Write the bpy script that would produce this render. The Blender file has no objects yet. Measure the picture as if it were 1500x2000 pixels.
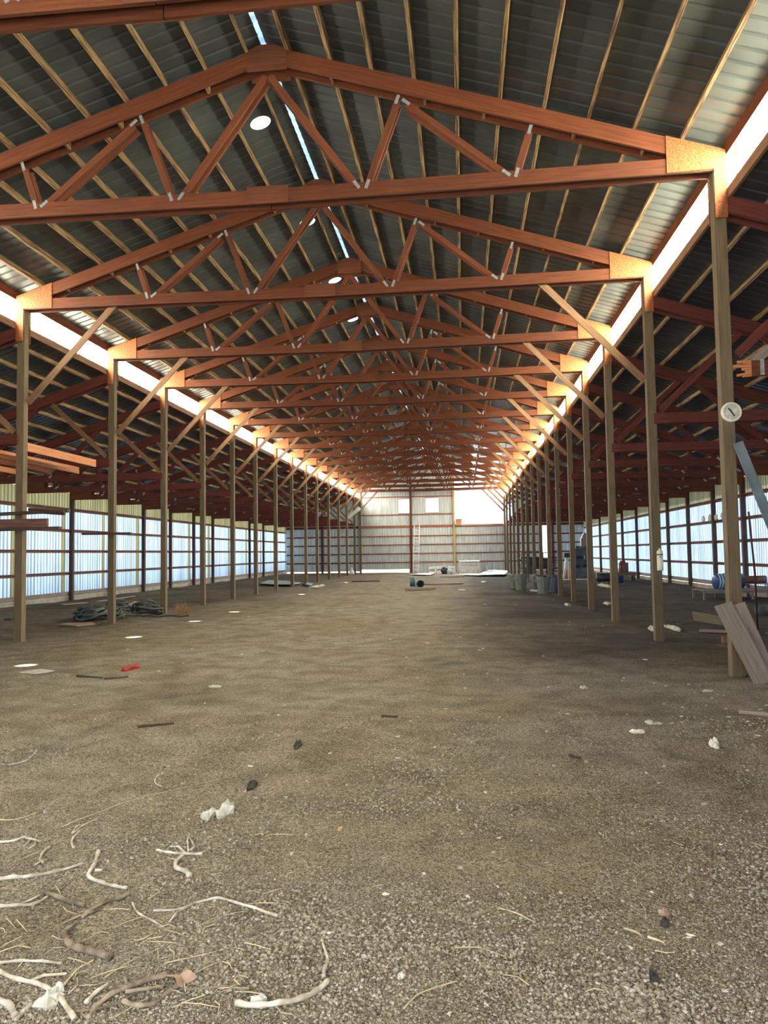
import bpy, bmesh, math, random
from mathutils import Vector, Matrix, noise
import numpy as np
R_ = random.Random(7)
S = bpy.context.scene
COL = S.collection

# ------------------------------------------------------------------ camera
FPX, YAW, PIT, ROLL = 1463.58, .1048, .0554, -.0151
CAM = Vector((2.6004, 0, 1.6144))
Fv = Vector((-math.sin(YAW)*math.cos(PIT), math.cos(YAW)*math.cos(PIT), math.sin(PIT)))
R0 = Fv.cross(Vector((0, 0, 1))).normalized(); U0 = R0.cross(Fv)
Rv = R0*math.cos(ROLL)+U0*math.sin(ROLL); Uv = -R0*math.sin(ROLL)+U0*math.cos(ROLL)
cam = bpy.data.cameras.new('camera'); co = bpy.data.objects.new('camera', cam); COL.objects.link(co)
co.matrix_world = Matrix(((Rv.x, Uv.x, -Fv.x, CAM.x), (Rv.y, Uv.y, -Fv.y, CAM.y), (Rv.z, Uv.z, -Fv.z, CAM.z), (0, 0, 0, 1)))
cam.sensor_fit = 'VERTICAL'; cam.sensor_height = 24; cam.lens = FPX/2000*24
cam.clip_start = .05; cam.clip_end = 400
S.camera = co
S.view_settings.view_transform = 'Standard'; S.view_settings.look = 'None'
S.view_settings.gamma = 1; S.view_settings.use_curve_mapping = False
S.view_settings.exposure = 0.46

# ------------------------------------------------------------------ light
w = bpy.data.worlds.new('sky'); S.world = w; w.use_nodes = True
nt = w.node_tree; bg = nt.nodes['Background']
bg.inputs[0].default_value = (.72, .85, 1, 1); bg.inputs[1].default_value = 1.9
sun = bpy.data.lights.new('sun', 'SUN'); sun.energy = 30; sun.angle = .009; sun.color = (1, .96, .88)
so = bpy.data.objects.new('sun', sun); COL.objects.link(so)
so.rotation_euler = Vector((3.45, .78, 8.62)).to_track_quat('Z', 'Y').to_euler()
def area(name, loc, aim, sx, sy, power, col):
    l = bpy.data.lights.new(name, 'AREA'); l.shape = 'RECTANGLE'; l.size = sx; l.size_y = sy
    l.energy = power; l.color = col
    o = bpy.data.objects.new(name, l); COL.objects.link(o); o.location = loc
    z = -Vector(aim); up = Vector((0, 0, 1)); x = up.cross(z).normalized(); y = z.cross(x)
    o.rotation_euler = Matrix((x, y, z)).transposed().to_euler()
    return o
P_CL = 8200
area('daylight_clerestory_right', (6.27, 31, 6.6), (-1, 0, 0), 63, .42, P_CL, (1, .97, .80))
area('daylight_clerestory_left', (-6.27, 31, 6.6), (1, 0, 0), 63, .42, P_CL*.72, (1, .97, .86))
area('daylight_end_opening', (3.95, 63.1, 5.4), (0, -1, 0), 4.0, 3.0, 2600, (.9, .95, 1))
area('fill_behind_camera', (.5, -2.1, 2.3), (0, 1, 0), 8.6, 4.2, 420, (.97, .98, 1))  # added fill from behind the camera, brightens the near ground

# ------------------------------------------------------------------ pixel <-> place
def ray(u, v): return Fv+Rv*((u-750)/FPX)-Uv*((v-1000)/FPX)
def G(u, v, z=0.): r = ray(u, v); return CAM+r*((z-CAM.z)/r.z)
def atY(u, v, Y): r = ray(u, v); return CAM+r*(Y/r.y)

# ------------------------------------------------------------------ materials
def mat(name, base, rough=.8, metal=0., var=None, scale=4., detail=4., coord='Object', stretch=(1, 1, 1), bump=0., bscale=None, rand=0., spec=.3, lo=.35, hi=.65, extra=None):
    m = bpy.data.materials.new(name); m.use_nodes = True
    n = m.node_tree.nodes; L = m.node_tree.links; b = n['Principled BSDF']
    b.inputs['Roughness'].default_value = rough; b.inputs['Metallic'].default_value = metal
    b.inputs['Specular IOR Level'].default_value = spec
    b.inputs['Base Color'].default_value = (*base, 1)
    tc = n.new('ShaderNodeTexCoord'); mp = n.new('ShaderNodeMapping'); mp.inputs['Scale'].default_value = stretch
    L.new(tc.outputs[coord], mp.inputs[0])
    out = None
    if var:
        nz = n.new('ShaderNodeTexNoise'); nz.inputs['Scale'].default_value = scale; nz.inputs['Detail'].default_value = detail
        L.new(mp.outputs[0], nz.inputs['Vector'])
        cr = n.new('ShaderNodeValToRGB'); cr.color_ramp.elements[0].position = lo; cr.color_ramp.elements[1].position = hi
        cr.color_ramp.elements[0].color = (*base, 1); cr.color_ramp.elements[1].color = (*var, 1)
        L.new(nz.outputs[0], cr.inputs[0]); out = cr.outputs[0]
        if rand:
            oi = n.new('ShaderNodeObjectInfo'); mr = n.new('ShaderNodeMapRange')
            mr.inputs[3].default_value = 1-rand; mr.inputs[4].default_value = 1+rand
            L.new(oi.outputs['Random'], mr.inputs[0])
            vm = n.new('ShaderNodeVectorMath'); vm.operation = 'SCALE'
            L.new(out, vm.inputs[0]); L.new(mr.outputs[0], vm.inputs['Scale']); out = vm.outputs[0]
        L.new(out, b.inputs['Base Color'])
    if bump:
        nb = n.new('ShaderNodeTexNoise'); nb.inputs['Scale'].default_value = bscale or scale*3; nb.inputs['Detail'].default_value = 5
        L.new(mp.outputs[0], nb.inputs['Vector'])
        bp = n.new('ShaderNodeBump'); bp.inputs['Strength'].default_value = bump; bp.inputs['Distance'].default_value = .02
        L.new(nb.outputs[0], bp.inputs['Height']); L.new(bp.outputs[0], b.inputs['Normal'])
    if extra: extra(m, n, L, b, mp, out)
    return m
def wood(name, a, c, rand=.15, rough=.75, lo=.3, hi=.7):
    return mat(name, a, rough, var=c, scale=1.6, detail=6, coord='UV', stretch=(1.2, 22, 1), bump=.25, bscale=5, rand=rand, lo=lo, hi=hi)
M = {}
M['truss'] = wood('stained red brown lumber', (.15, .041, .013), (.078, .021, .007))
M['lean'] = wood('dark red stained lumber', (.14, .032, .02), (.055, .014, .01))
M['post'] = wood('weathered tan timber', (.175, .128, .07), (.09, .064, .038))
M['purlin'] = wood('purlin lumber', (.36, .235, .11), (.10, .055, .03), lo=.42, hi=.6)
M['stud'] = wood('dark wall post', (.10, .06, .045), (.04, .025, .02))
M['girt'] = wood('girt lumber', (.25, .12, .085), (.10, .045, .035))
M['girt_red'] = wood('red girt lumber', (.36, .12, .08), (.16, .05, .04))
M['brace'] = wood('brace lumber', (.25, .14, .07), (.14, .075, .04))
M['fresh'] = wood('orange lumber', (.62, .27, .11), (.42, .15, .06))
M['grey_board'] = wood('grey weathered board', (.30, .245, .20), (.17, .135, .11))
M['dark_board'] = wood('dark old board', (.10, .06, .04), (.04, .025, .02))
def plyx(m, n, L, b, mp, out):
    wv = n.new('ShaderNodeTexWave'); wv.inputs['Scale'].default_value = 4.5; wv.inputs['Distortion'].default_value = 14
    wv.inputs['Detail'].default_value = 3; wv.inputs['Detail Scale'].default_value = 1.6
    tc = [x for x in n if x.type == 'TEX_COORD'][0]
    m2 = n.new('ShaderNodeMapping'); m2.inputs['Scale'].default_value = (1, 1, 4); L.new(tc.outputs['Object'], m2.inputs[0])
    L.new(m2.outputs[0], wv.inputs['Vector'])
    cr = n.new('ShaderNodeValToRGB'); cr.color_ramp.elements[0].color = (.15, .045, .013, 1); cr.color_ramp.elements[1].color = (.25, .085, .026, 1)
    cr.color_ramp.elements[0].position = .05; cr.color_ramp.elements[1].position = .45
    L.new(wv.outputs[0], cr.inputs[0]); L.new(cr.outputs[0], b.inputs['Base Color'])
M['ply'] = mat('plywood gusset', (.5, .22, .07), .7, extra=plyx)
M['plyred'] = wood('stained plywood', (.15, .046, .018), (.09, .028, .011))
M['galv'] = mat('galvanised plate', (.5, .52, .52), .45, .7, var=(.33, .35, .36), scale=30)
M['roof'] = mat('dull galvanised roof sheet', (.095, .112, .108), .42, .35, var=(.055, .064, .064), scale=.9, detail=6, bump=.0, spec=.4)
M['aroof'] = mat('aisle roof sheet', (.075, .082, .085), .34, .4, var=(.042, .045, .048), scale=.9, detail=6, spec=.4)
M['endwall'] = mat('galvanised wall sheet', (.60, .66, .66), .45, .3, var=(.42, .46, .46), scale=2.0, detail=6, stretch=(6, 6, .4))
M['white'] = mat('white enamel', (.9, .9, .88), .5, var=(.6, .6, .57), scale=6)
M['black'] = mat('black metal', (.02, .022, .025), .5, var=(.05, .05, .05), scale=6)
M['darkrubber'] = mat('dark rubber', (.035, .04, .04), .6, var=(.09, .1, .095), scale=5)
M['greenhose'] = mat('grey green hose', (.10, .125, .105), .6, var=(.05, .06, .055), scale=5)
M['can'] = mat('pale galvanised can', (.22, .24, .20), .55, .2, var=(.15, .165, .145), scale=3, stretch=(4, 4, 1))
M['bluecan'] = mat('blue grey can', (.13, .15, .20), .6, var=(.09, .1, .14), scale=3)
M['greymetal'] = mat('grey painted sheet', (.20, .24, .26), .4, .3, var=(.13, .16, .18), scale=3)
M['teal'] = mat('teal plastic', (.06, .14, .15), .5, var=(.04, .09, .1), scale=3)
M['blue'] = mat('dark blue plastic', (.02, .05, .15), .3, var=(.03, .07, .2), scale=3)
M['paleblue'] = mat('pale blue band', (.45, .62, .7), .4)
M['cream'] = mat('cream plastic', (.75, .72, .58), .5, var=(.6, .57, .45), scale=8)
M['red'] = mat('red plastic', (.42, .03, .03), .6, var=(.2, .02, .02), scale=20)
M['pink'] = mat('pink insulation', (.42, .25, .19), .95, var=(.28, .2, .14), scale=20)
M['paper'] = mat('dirty white paper', (.58, .57, .52), .9, var=(.40, .38, .31), scale=12)
M['olive'] = mat('olive painted metal', (.23, .23, .17), .6, var=(.16, .16, .12), scale=5)
M['brownbox'] = mat('rust brown metal', (.22, .09, .06), .7, var=(.12, .05, .04), scale=5)
M['twig'] = mat('bleached root', (.60, .55, .46), .9, var=(.30, .25, .18), scale=14, detail=5, stretch=(1, 1, 1), bump=.3, rand=.18)
M['twigbrown'] = mat('brown root', (.30, .235, .165), .9, var=(.11, .08, .055), scale=16, bump=.4, rand=.15)
M['straw'] = mat('straw', (.52, .43, .28), .9, var=(.34, .27, .17), scale=20, rand=.25)
M['leaf'] = mat('dry leaf', (.38, .25, .18), .8, var=(.24, .15, .10), scale=20)
M['stone'] = mat('pale stone', (.62, .56, .50), .9, var=(.42, .37, .31), scale=30, rand=.25)
M['char'] = mat('black clod', (.02, .018, .016), .9, var=(.06, .05, .04), scale=20)
M['weed'] = mat('dry tumbleweed', (.42, .28, .14), .9, var=(.3, .18, .09), scale=20)
M['oldply'] = wood('old plywood', (.24, .19, .11), (.15, .12, .07))
M['curb'] = mat('pale dusty concrete', (.42, .39, .35), .95, var=(.28, .25, .21), scale=2, bump=.3)
M['yellowpaint'] = wood('yellow timber', (.55, .42, .17), (.35, .25, .1))

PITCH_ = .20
def sheet_mat(name, tr, dif, trans_mix=.0, twarm=(1, 1, 1), rib_shade=.9):
    m = bpy.data.materials.new(name); m.use_nodes = True
    n = m.node_tree.nodes; L = m.node_tree.links; n.remove(n['Principled BSDF']); out = n['Material Output']
    t = n.new('ShaderNodeBsdfTranslucent'); d = n.new('ShaderNodeBsdfDiffuse')
    tc = n.new('ShaderNodeTexCoord'); mp = n.new('ShaderNodeMapping'); mp.inputs['Scale'].default_value = (3, 4.4, .35); L.new(tc.outputs['Object'], mp.inputs[0])
    nz = n.new('ShaderNodeTexNoise'); nz.inputs['Scale'].default_value = 1.6; nz.inputs['Detail'].default_value = 5; L.new(mp.outputs[0], nz.inputs['Vector'])
    cr = n.new('ShaderNodeValToRGB'); cr.color_ramp.elements[0].position = .35; cr.color_ramp.elements[1].position = .65
    cr.color_ramp.elements[0].color = (*[c*.62 for c in tr], 1); cr.color_ramp.elements[1].color = (*tr, 1)
    L.new(nz.outputs[0], cr.inputs[0])
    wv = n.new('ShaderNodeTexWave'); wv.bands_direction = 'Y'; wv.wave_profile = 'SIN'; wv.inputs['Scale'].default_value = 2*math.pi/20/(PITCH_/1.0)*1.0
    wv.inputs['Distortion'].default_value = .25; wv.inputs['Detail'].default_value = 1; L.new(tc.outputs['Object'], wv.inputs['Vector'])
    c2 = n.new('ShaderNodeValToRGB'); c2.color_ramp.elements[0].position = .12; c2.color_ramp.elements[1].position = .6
    c2.color_ramp.elements[0].color = (.40, .42, .46, 1); c2.color_ramp.elements[1].color = (1.22, 1.22, 1.22, 1); L.new(wv.outputs[0], c2.inputs[0])  # dark bands put the shading of the ribs into the sheet colour
    mm = n.new('ShaderNodeMixRGB'); mm.blend_type = 'MULTIPLY'; mm.inputs[0].default_value = rib_shade; L.new(cr.outputs[0], mm.inputs[1]); L.new(c2.outputs[0], mm.inputs[2])
    L.new(mm.outputs[0], t.inputs[0]); d.inputs[0].default_value = (*dif, 1)
    a = n.new('ShaderNodeAddShader'); L.new(t.outputs[0], a.inputs[0]); L.new(d.outputs[0], a.inputs[1]); res = a.outputs[0]
    if trans_mix:
        tp = n.new('ShaderNodeBsdfTransparent'); tp.inputs[0].default_value = (*twarm, 1)
        mx = n.new('ShaderNodeMixShader'); mx.inputs[0].default_value = trans_mix; L.new(res, mx.inputs[1]); L.new(tp.outputs[0], mx.inputs[2]); res = mx.outputs[0]
    L.new(res, out.inputs[0]); return m
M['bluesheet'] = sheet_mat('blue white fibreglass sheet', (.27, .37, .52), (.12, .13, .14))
M['bluesheet_sun'] = sheet_mat('blue white fibreglass sheet, dimmed sun side', (.10, .145, .225), (.12, .13, .14))  # darker copy for the sunward wall, offsets the sun in its colour
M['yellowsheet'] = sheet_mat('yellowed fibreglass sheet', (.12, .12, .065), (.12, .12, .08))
M['yellowsheet_sun'] = sheet_mat('yellowed fibreglass sheet, dimmed sun side', (.05, .052, .035), (.1, .1, .08))  # yellow sheet with the same sun-side dimming put into its colour
M['pane'] = sheet_mat('milky clerestory panel', (.55, .52, .42), (.2, .2, .18), .6, (1, .97, .9), 0)
M['ridge'] = sheet_mat('milky ridge strip', (.26, .33, .38), (.1, .12, .14), rib_shade=0)

def groundmat():
    m = bpy.data.materials.new('dirt floor'); m.use_nodes = True
    n = m.node_tree.nodes; L = m.node_tree.links; b = n['Principled BSDF']
    b.inputs['Roughness'].default_value = .95; b.inputs['Specular IOR Level'].default_value = .15
    tc = n.new('ShaderNodeTexCoord')
    def nz(sc, det, dist=0):
        x = n.new('ShaderNodeTexNoise'); x.inputs['Scale'].default_value = sc; x.inputs['Detail'].default_value = det; x.inputs['Distortion'].default_value = dist
        L.new(tc.outputs['Object'], x.inputs['Vector']); return x
    def ramp(src, p0, c0, p1, c1):
        c = n.new('ShaderNodeValToRGB'); c.color_ramp.elements[0].position = p0; c.color_ramp.elements[1].position = p1
        c.color_ramp.elements[0].color = (*c0, 1); c.color_ramp.elements[1].color = (*c1, 1); L.new(src, c.inputs[0]); return c.outputs[0]
    def mix(f, a, c, t='MIX', fac=None):
        x = n.new('ShaderNodeMixRGB'); x.blend_type = t
        if fac is not None: x.inputs[0].default_value = fac
        else: L.new(f, x.inputs[0])
        L.new(a, x.inputs[1]); L.new(c, x.inputs[2]); return x.outputs[0]
    big = nz(.33, 5, .6); mid = nz(2.4, 6, .3); fine = nz(85, 4); fine2 = nz(28, 5)
    c1 = ramp(big.outputs[0], .36, (.285, .245, .18), .62, (.33, .305, .265))
    c2 = ramp(mid.outputs[0], .35, (.62, .58, .5), .62, (1.08, 1.05, 1.0))
    c = mix(None, c1, c2, 'MULTIPLY', .85)
    c3 = ramp(fine.outputs[0], .36, (.30, .28, .25), .66, (1.7, 1.66, 1.58)); c = mix(None, c, c3, 'MULTIPLY', .85)
    c4 = ramp(fine2.outputs[0], .36, (.66, .62, .55), .62, (1.18, 1.17, 1.15)); c = mix(None, c, c4, 'MULTIPLY', .7)
    vc = n.new('ShaderNodeAttribute'); vc.attribute_name = 'ground_dark'; vc.attribute_type = 'GEOMETRY'
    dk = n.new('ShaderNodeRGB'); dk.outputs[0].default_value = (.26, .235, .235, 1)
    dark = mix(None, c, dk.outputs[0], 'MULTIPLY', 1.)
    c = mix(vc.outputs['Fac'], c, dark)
    L.new(c, b.inputs['Base Color'])
    ad = n.new('ShaderNodeMath'); ad.operation = 'ADD'; L.new(fine.outputs[0], ad.inputs[0]); L.new(fine2.outputs[0], ad.inputs[1])
    bp = n.new('ShaderNodeBump'); bp.inputs['Strength'].default_value = 1.; bp.inputs['Distance'].default_value = .035
    L.new(ad.outputs[0], bp.inputs['Height']); L.new(bp.outputs[0], b.inputs['Normal'])
    return m
M['ground'] = groundmat()
M['outside'] = mat('sunlit pale yard', (.55, .52, .46), .95, var=(.42, .39, .33), scale=.5)

# ------------------------------------------------------------------ mesh helpers
class MB:
    def __init__(s): s.v = []; s.f = []; s.uv = []; s.mi = []
    def quad(s, pts, uvs=None, mi=0):
        k = len(s.v); s.v += [tuple(p) for p in pts]; s.f.append(tuple(range(k, k+len(pts))))
        s.uv.append(uvs or [(p[0], p[1]) for p in pts]); s.mi.append(mi)
    def obox(s, c, a, b, d, mi=0):      # centre and three half vectors, a = grain
        c, a, b, d = map(Vector, (c, a, b, d)); k = len(s.v); la, lb, ld = a.length, b.length, d.length
        sg = [(-1, -1, -1), (1, -1, -1), (1, 1, -1), (-1, 1, -1), (-1, -1, 1), (1, -1, 1), (1, 1, 1), (-1, 1, 1)]
        s.v += [tuple(c+a*x+b*y+d*z) for x, y, z in sg]
        off = (c.x*1.3+c.y*.7+c.z*2.1) % 7
        for fi, (q, ax) in enumerate((((0, 3, 2, 1), 'ab'), ((4, 5, 6, 7), 'ab'), ((0, 1, 5, 4), 'ad'), ((2, 3, 7, 6), 'ad'), ((0, 4, 7, 3), 'bd'), ((1, 2, 6, 5), 'bd'))):
            s.f.append(tuple(k+i for i in q)); s.mi.append(mi)
            u = []
            for i in q:
                x, y, z = sg[i]
                if ax == 'ab': u.append((x*la+off, y*lb+off+fi*.3))
                elif ax == 'ad': u.append((x*la+off, z*ld+off+fi*.37))
                else: u.append((z*ld*.1+off, y*lb+off))
            s.uv.append(u)
        return s
    def box(s, x0, x1, y0, y1, z0, z1, grain='x', mi=0):
        c = ((x0+x1)/2, (y0+y1)/2, (z0+z1)/2); h = {'x': (abs(x1-x0)/2, 0, 0), 'y': (0, abs(y1-y0)/2, 0), 'z': (0, 0, abs(z1-z0)/2)}
        o = {'x': 'xyz', 'y': 'yxz', 'z': 'zxy'}[grain]
        a, b, d = h[o[0]], h[o[1]], h[o[2]]
        return s.obox(c, a, b, d, mi)
    def bar(s, p, q, wv, t, tv=None, mi=0):   # board from p to q; wv width vec direction*width; t thickness
        p, q = Vector(p), Vector(q); a = (q-p)/2; wd = Vector(wv); wl = wd.length
        an = a.normalized(); wd = (wd-an*wd.dot(an)).normalized()*wl/2
        d = an.cross(wd).normalized()*t/2
        return s.obox((p+q)/2, a, wd, d, mi)
    def tube(s, pts, rad, n=8, cap=True, mi=0):
        pts = [Vector(p) for p in pts]; N = len(pts); rad = rad if isinstance(rad, (list, tuple)) else [rad]*N
        k = len(s.v); prev = None; ln = 0
        for i, p in enumerate(pts):
            t = (pts[min(i+1, N-1)]-pts[max(i-1, 0)]).normalized()
            if prev is None: u = t.orthogonal().normalized()
            else: u = (prev-t*prev.dot(t)).normalized()
            prev = u; v = t.cross(u)
            for j in range(n):
                a = 2*math.pi*j/n; s.v.append(tuple(p+(u*math.cos(a)+v*math.sin(a))*rad[i]))
        for i in range(N-1):
            for j in range(n):
                s.f.append((k+i*n+j, k+i*n+(j+1) % n, k+(i+1)*n+(j+1) % n, k+(i+1)*n+j)); s.mi.append(mi)
                s.uv.append([(i*.1, j/n), (i*.1, (j+1)/n), (i*.1+.1, (j+1)/n), (i*.1+.1, j/n)])
        if cap:
            for r, b in ((range(n-1, -1, -1), k), (range(n), k+(N-1)*n)):
                s.f.append(tuple(b+j for j in r)); s.mi.append(mi); s.uv.append([(0, 0)]*n)
        return s
    def lathe(s, prof, c=(0, 0, 0), n=24, mi=0):   # (r, z) profile
        k = len(s.v); c = Vector(c)
        for r, z in prof:
            for j in range(n):
                a = 2*math.pi*j/n; s.v.append((c.x+r*math.cos(a), c.y+r*math.sin(a), c.z+z))
        for i in range(len(prof)-1):
            for j in range(n):
                s.f.append((k+i*n+j, k+i*n+(j+1) % n, k+(i+1)*n+(j+1) % n, k+(i+1)*n+j)); s.mi.append(mi)
                s.uv.append([(j/n, i*.1), ((j+1)/n, i*.1), ((j+1)/n, i*.1+.1), (j/n, i*.1+.1)])
        return s
    def blob(s, c, r, amp=.25, seed=0, sub=2, mi=0):
        bm = bmesh.new(); bmesh.ops.create_icosphere(bm, subdivisions=sub, radius=1)
        k = len(s.v)
        for v in bm.verts:
            q = v.co.copy(); f = 1+amp*noise.noise(q*1.7+Vector((seed*3.1, seed, 0)))*2
            s.v.append((c[0]+q.x*r[0]*f, c[1]+q.y*r[1]*f, c[2]+q.z*r[2]*f))
        for f in bm.faces: s.f.append(tuple(k+v.index for v in f.verts)); s.uv.append([(0, 0)]*3); s.mi.append(mi)
        bm.free(); return s
    def prism(s, poly, y0, y1, mi=0):   # polygon in xz extruded in y
        n = len(poly); k = len(s.v)
        s.v += [(x, y0, z) for x, z in poly]+[(x, y1, z) for x, z in poly]
        s.f.append(tuple(range(k+n-1, k-1, -1)) if False else tuple(range(k, k+n))); s.uv.append([(x, z) for x, z in poly]); s.mi.append(mi)
        s.f.append(tuple(range(k+2*n-1, k+n-1, -1))); s.uv.append([(x, z) for x, z in reversed(poly)]); s.mi.append(mi)
        for i in range(n):
            j = (i+1) % n; s.f.append((k+j, k+i, k+n+i, k+n+j)); s.uv.append([(0, 0), (0, .1), (.1, .1), (.1, 0)]); s.mi.append(mi)
        return s
    def mesh(s, name, mats, smooth=False):
        me = bpy.data.meshes.new(name); me.from_pydata(s.v, [], s.f)
        if not isinstance(mats, (list, tuple)): mats = [mats]
        for m in mats: me.materials.append(M[m])
        uvl = me.uv_layers.new(name='UVMap'); flat = [c for f in s.uv for p in f for c in p]; uvl.data.foreach_set('uv', flat)
        me.polygons.foreach_set('material_index', s.mi)
        if smooth: me.polygons.foreach_set('use_smooth', [True]*len(me.polygons))
        me.validate(); me.update(); return me
    def build(s, name, mats, parent=None, smooth=False, loc=None):
        o = bpy.data.objects.new(name, s.mesh(name, mats, smooth)); COL.objects.link(o)
        if parent: o.parent = parent
        if loc is not None: o.location = loc
        return o
def recentre(o, base=None):
    """put the origin at the thing's base so it is a real local mesh"""
    me = o.data; n = len(me.vertices); a = np.empty(n*3); me.vertices.foreach_get('co', a); a = a.reshape(-1, 3)
    c = (a.min(0)+a.max(0))/2; c[2] = a[:, 2].min()
    a -= c; me.vertices.foreach_set('co', a.ravel()); me.update(); o.location = o.location+Vector(c); return o
def tag(o, label=None, cat=None, group=None, kind=None):
    if label: o['label'] = label
    if cat: o['category'] = cat
    if group: o['group'] = group
    if kind: o['kind'] = kind
    return o
def empty(name, loc, label, cat, group=None, rz=0):
    o = bpy.data.objects.new(name, None); COL.objects.link(o); o.location = loc; o.rotation_euler = (0, 0, rz); o.empty_display_size = .1
    return tag(o, label, cat, group)
def copy_tree(o, parent=None):
    c = o.copy(); COL.objects.link(c)
    if parent: c.parent = parent
    for ch in [x for x in list(COL.objects) if x.parent == o]: copy_tree(ch, c)
    return c
ORD = ['first', 'second', 'third', 'fourth', 'fifth', 'sixth', 'seventh', 'eighth', 'ninth', 'tenth', 'eleventh', 'twelfth', 'thirteenth', 'fourteenth', 'fifteenth', 'sixteenth', 'seventeenth', 'eighteenth', 'nineteenth']
def struct(o): o['kind'] = 'structure'; return o

D = [6.09, 9.92, 13.74, 17.58, 20.81, 24.07, 27.32, 30.47, 33.84, 37.12, 40.48, 43.68, 47.55, 51.49, 55.16, 59.12]
YE = 62.7; Y0 = -1.8; HW = 6.1; AW = 12.45
SL = .321
def ztop(x): return 6.80+SL*(HW-abs(x))       # top of the nave top chord
def zsheet(x): return ztop(x)+.137
def zlean(x): return 6.17-.32*(abs(x)-6.2)
PITCH = .229

# ------------------------------------------------------------------ floor
def zg(x, y):
    v = Vector((x, y, 0))
    z = .03*noise.noise(v*.35)+.012*noise.noise(v*1.3+Vector((5, 0, 0)))
    if y < 12: z += .006*noise.noise(v*5)
    e = min(1, max(0, (abs(x)-7)/3)); z += e*.05*noise.noise(v*.5+Vector((0, 9, 0)))
    return z
def ground_dark(x, y):  # how far the ground darkens: aisles, right side, far end, patches
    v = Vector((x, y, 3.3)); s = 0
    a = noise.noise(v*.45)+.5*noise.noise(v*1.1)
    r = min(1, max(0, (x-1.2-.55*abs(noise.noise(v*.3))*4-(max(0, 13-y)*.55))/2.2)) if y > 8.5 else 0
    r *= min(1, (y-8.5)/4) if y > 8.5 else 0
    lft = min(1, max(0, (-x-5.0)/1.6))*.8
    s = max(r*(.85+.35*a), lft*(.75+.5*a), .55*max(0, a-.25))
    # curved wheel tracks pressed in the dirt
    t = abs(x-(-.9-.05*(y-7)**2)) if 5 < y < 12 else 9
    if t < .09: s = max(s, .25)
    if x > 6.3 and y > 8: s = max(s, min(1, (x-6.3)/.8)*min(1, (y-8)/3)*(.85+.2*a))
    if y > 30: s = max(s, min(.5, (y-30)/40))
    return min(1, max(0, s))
def build_floor():
    xs = []; x = -13.0
    while x < 13: xs.append(x); x += .3 if abs(x-2.5) > 5.5 else .12
    xs.append(13.0)
    ys = []; y = -3.
    while y < 66: ys.append(y); y += .5 if y < 1 else (.06 if y < 6 else (.12 if y < 14 else (.25 if y < 30 else .5)))
    nx, ny = len(xs), len(ys)
    vs = [(x, y, zg(x, y)) for y in ys for x in xs]
    fs = [(j*nx+i, j*nx+i+1, (j+1)*nx+i+1, (j+1)*nx+i) for j in range(ny-1) for i in range(nx-1)]
    me = bpy.data.meshes.new('floor'); me.from_pydata(vs, [], fs); me.materials.append(M['ground'])
    me.polygons.foreach_set('use_smooth', [True]*len(fs))
    at = me.attributes.new('ground_dark', 'FLOAT', 'POINT'); at.data.foreach_set('value', [ground_dark(v[0], v[1]) for v in vs])
    o = bpy.data.objects.new('floor', me); COL.objects.link(o); struct(o)
build_floor()
m = MB(); m.quad([(-120, -60, -.14), (120, -60, -.14), (120, 260, -.14), (-120, 260, -.14)])
g = m.build('floor', 'outside'); g.name = 'floor_yard'; struct(g)

# ------------------------------------------------------------------ corrugated sheets
def ribs(a, b):
    """profile stations along a run: (position, height)"""
    out = []; n = int((b-a)/PITCH)
    for i in range(n+1):
        s = a+i*PITCH
        for d, h in ((0, 0), (.15, 0), (.172, .016), (.200, .016), (.222, 0)):
            if s+d <= b: out.append((s+d, h))
    out.append((b, 0)); return out
HOLES = [11.67, 15.40, 18.85, 22.11, 31.2, 43.]
def roof(name, x0, x1, zf, mname, holes=()):
    m = MB(); st = ribs(Y0, YE+.25)
    sgn = 1 if x1 > 0 or x0 > 0 else -1
    segs = [x0, x1]
    if holes: segs = [x0, -.86, -.28, x1]
    for i in range(len(st)-1):
        (ya, ha), (yb, hb) = st[i], st[i+1]
        for k in range(len(segs)-1):
            xa, xb = segs[k], segs[k+1]
            if holes and k == 1 and any(abs((ya+yb)/2-h) < .30 for h in holes): continue
            m.quad([(xa, ya, zf(xa)+ha), (xb, ya, zf(xb)+ha), (xb, yb, zf(xb)+hb), (xa, yb, zf(xa)+hb)])
    return struct(m.build(name, mname))
r = roof('ceiling', -6.42, -.11, zsheet, 'roof', HOLES); r.name = 'ceiling_nave_left'
r = roof('ceiling', -.045, 6.42, zsheet, 'roof'); r.name = 'ceiling_nave_right'
zl = lambda x: zlean(x)+.095
r = roof('ceiling', -12.75, -6.165, zl, 'aroof'); r.name = 'ceiling_aisle_left'
r = roof('ceiling', 6.165, 12.75, zl, 'aroof'); r.name = 'ceiling_aisle_right'
# milky ridge strip
m = MB(); m.box(-.2, .06, Y0, YE+.2, zsheet(0)+.018, zsheet(0)+.024, 'y'); o = m.build('ceiling_ridge_strip', 'ridge'); struct(o)
# flat flashing plates with a round hole, one per opening in the left roof slope
for hy in HOLES:
    m = MB(); n = 40; cx = -.57
    for j in range(n):
        a0, a1 = 2*math.pi*j/n, 2*math.pi*(j+1)/n
        def pt(a, r, sq):
            c, s_ = math.cos(a), math.sin(a)
            if sq: f = .40/max(abs(c), abs(s_)); x, y = c*f, s_*f
            else: x, y = c*.165, s_*.165
            return (cx+x, hy+y, zsheet(cx+x)-.004)
        m.quad([pt(a0, 0, 0), pt(a1, 0, 0), pt(a1, 0, 1), pt(a0, 0, 1)])
    o = m.build('roof_vent_flashing', 'roof')
    k = HOLES.index(hy)
    tag(recentre(o), f'metal plate around a round bright hole, left roof slope, {ORD[k]} from the camera', 'roof vent', 'round roof vents')

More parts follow.
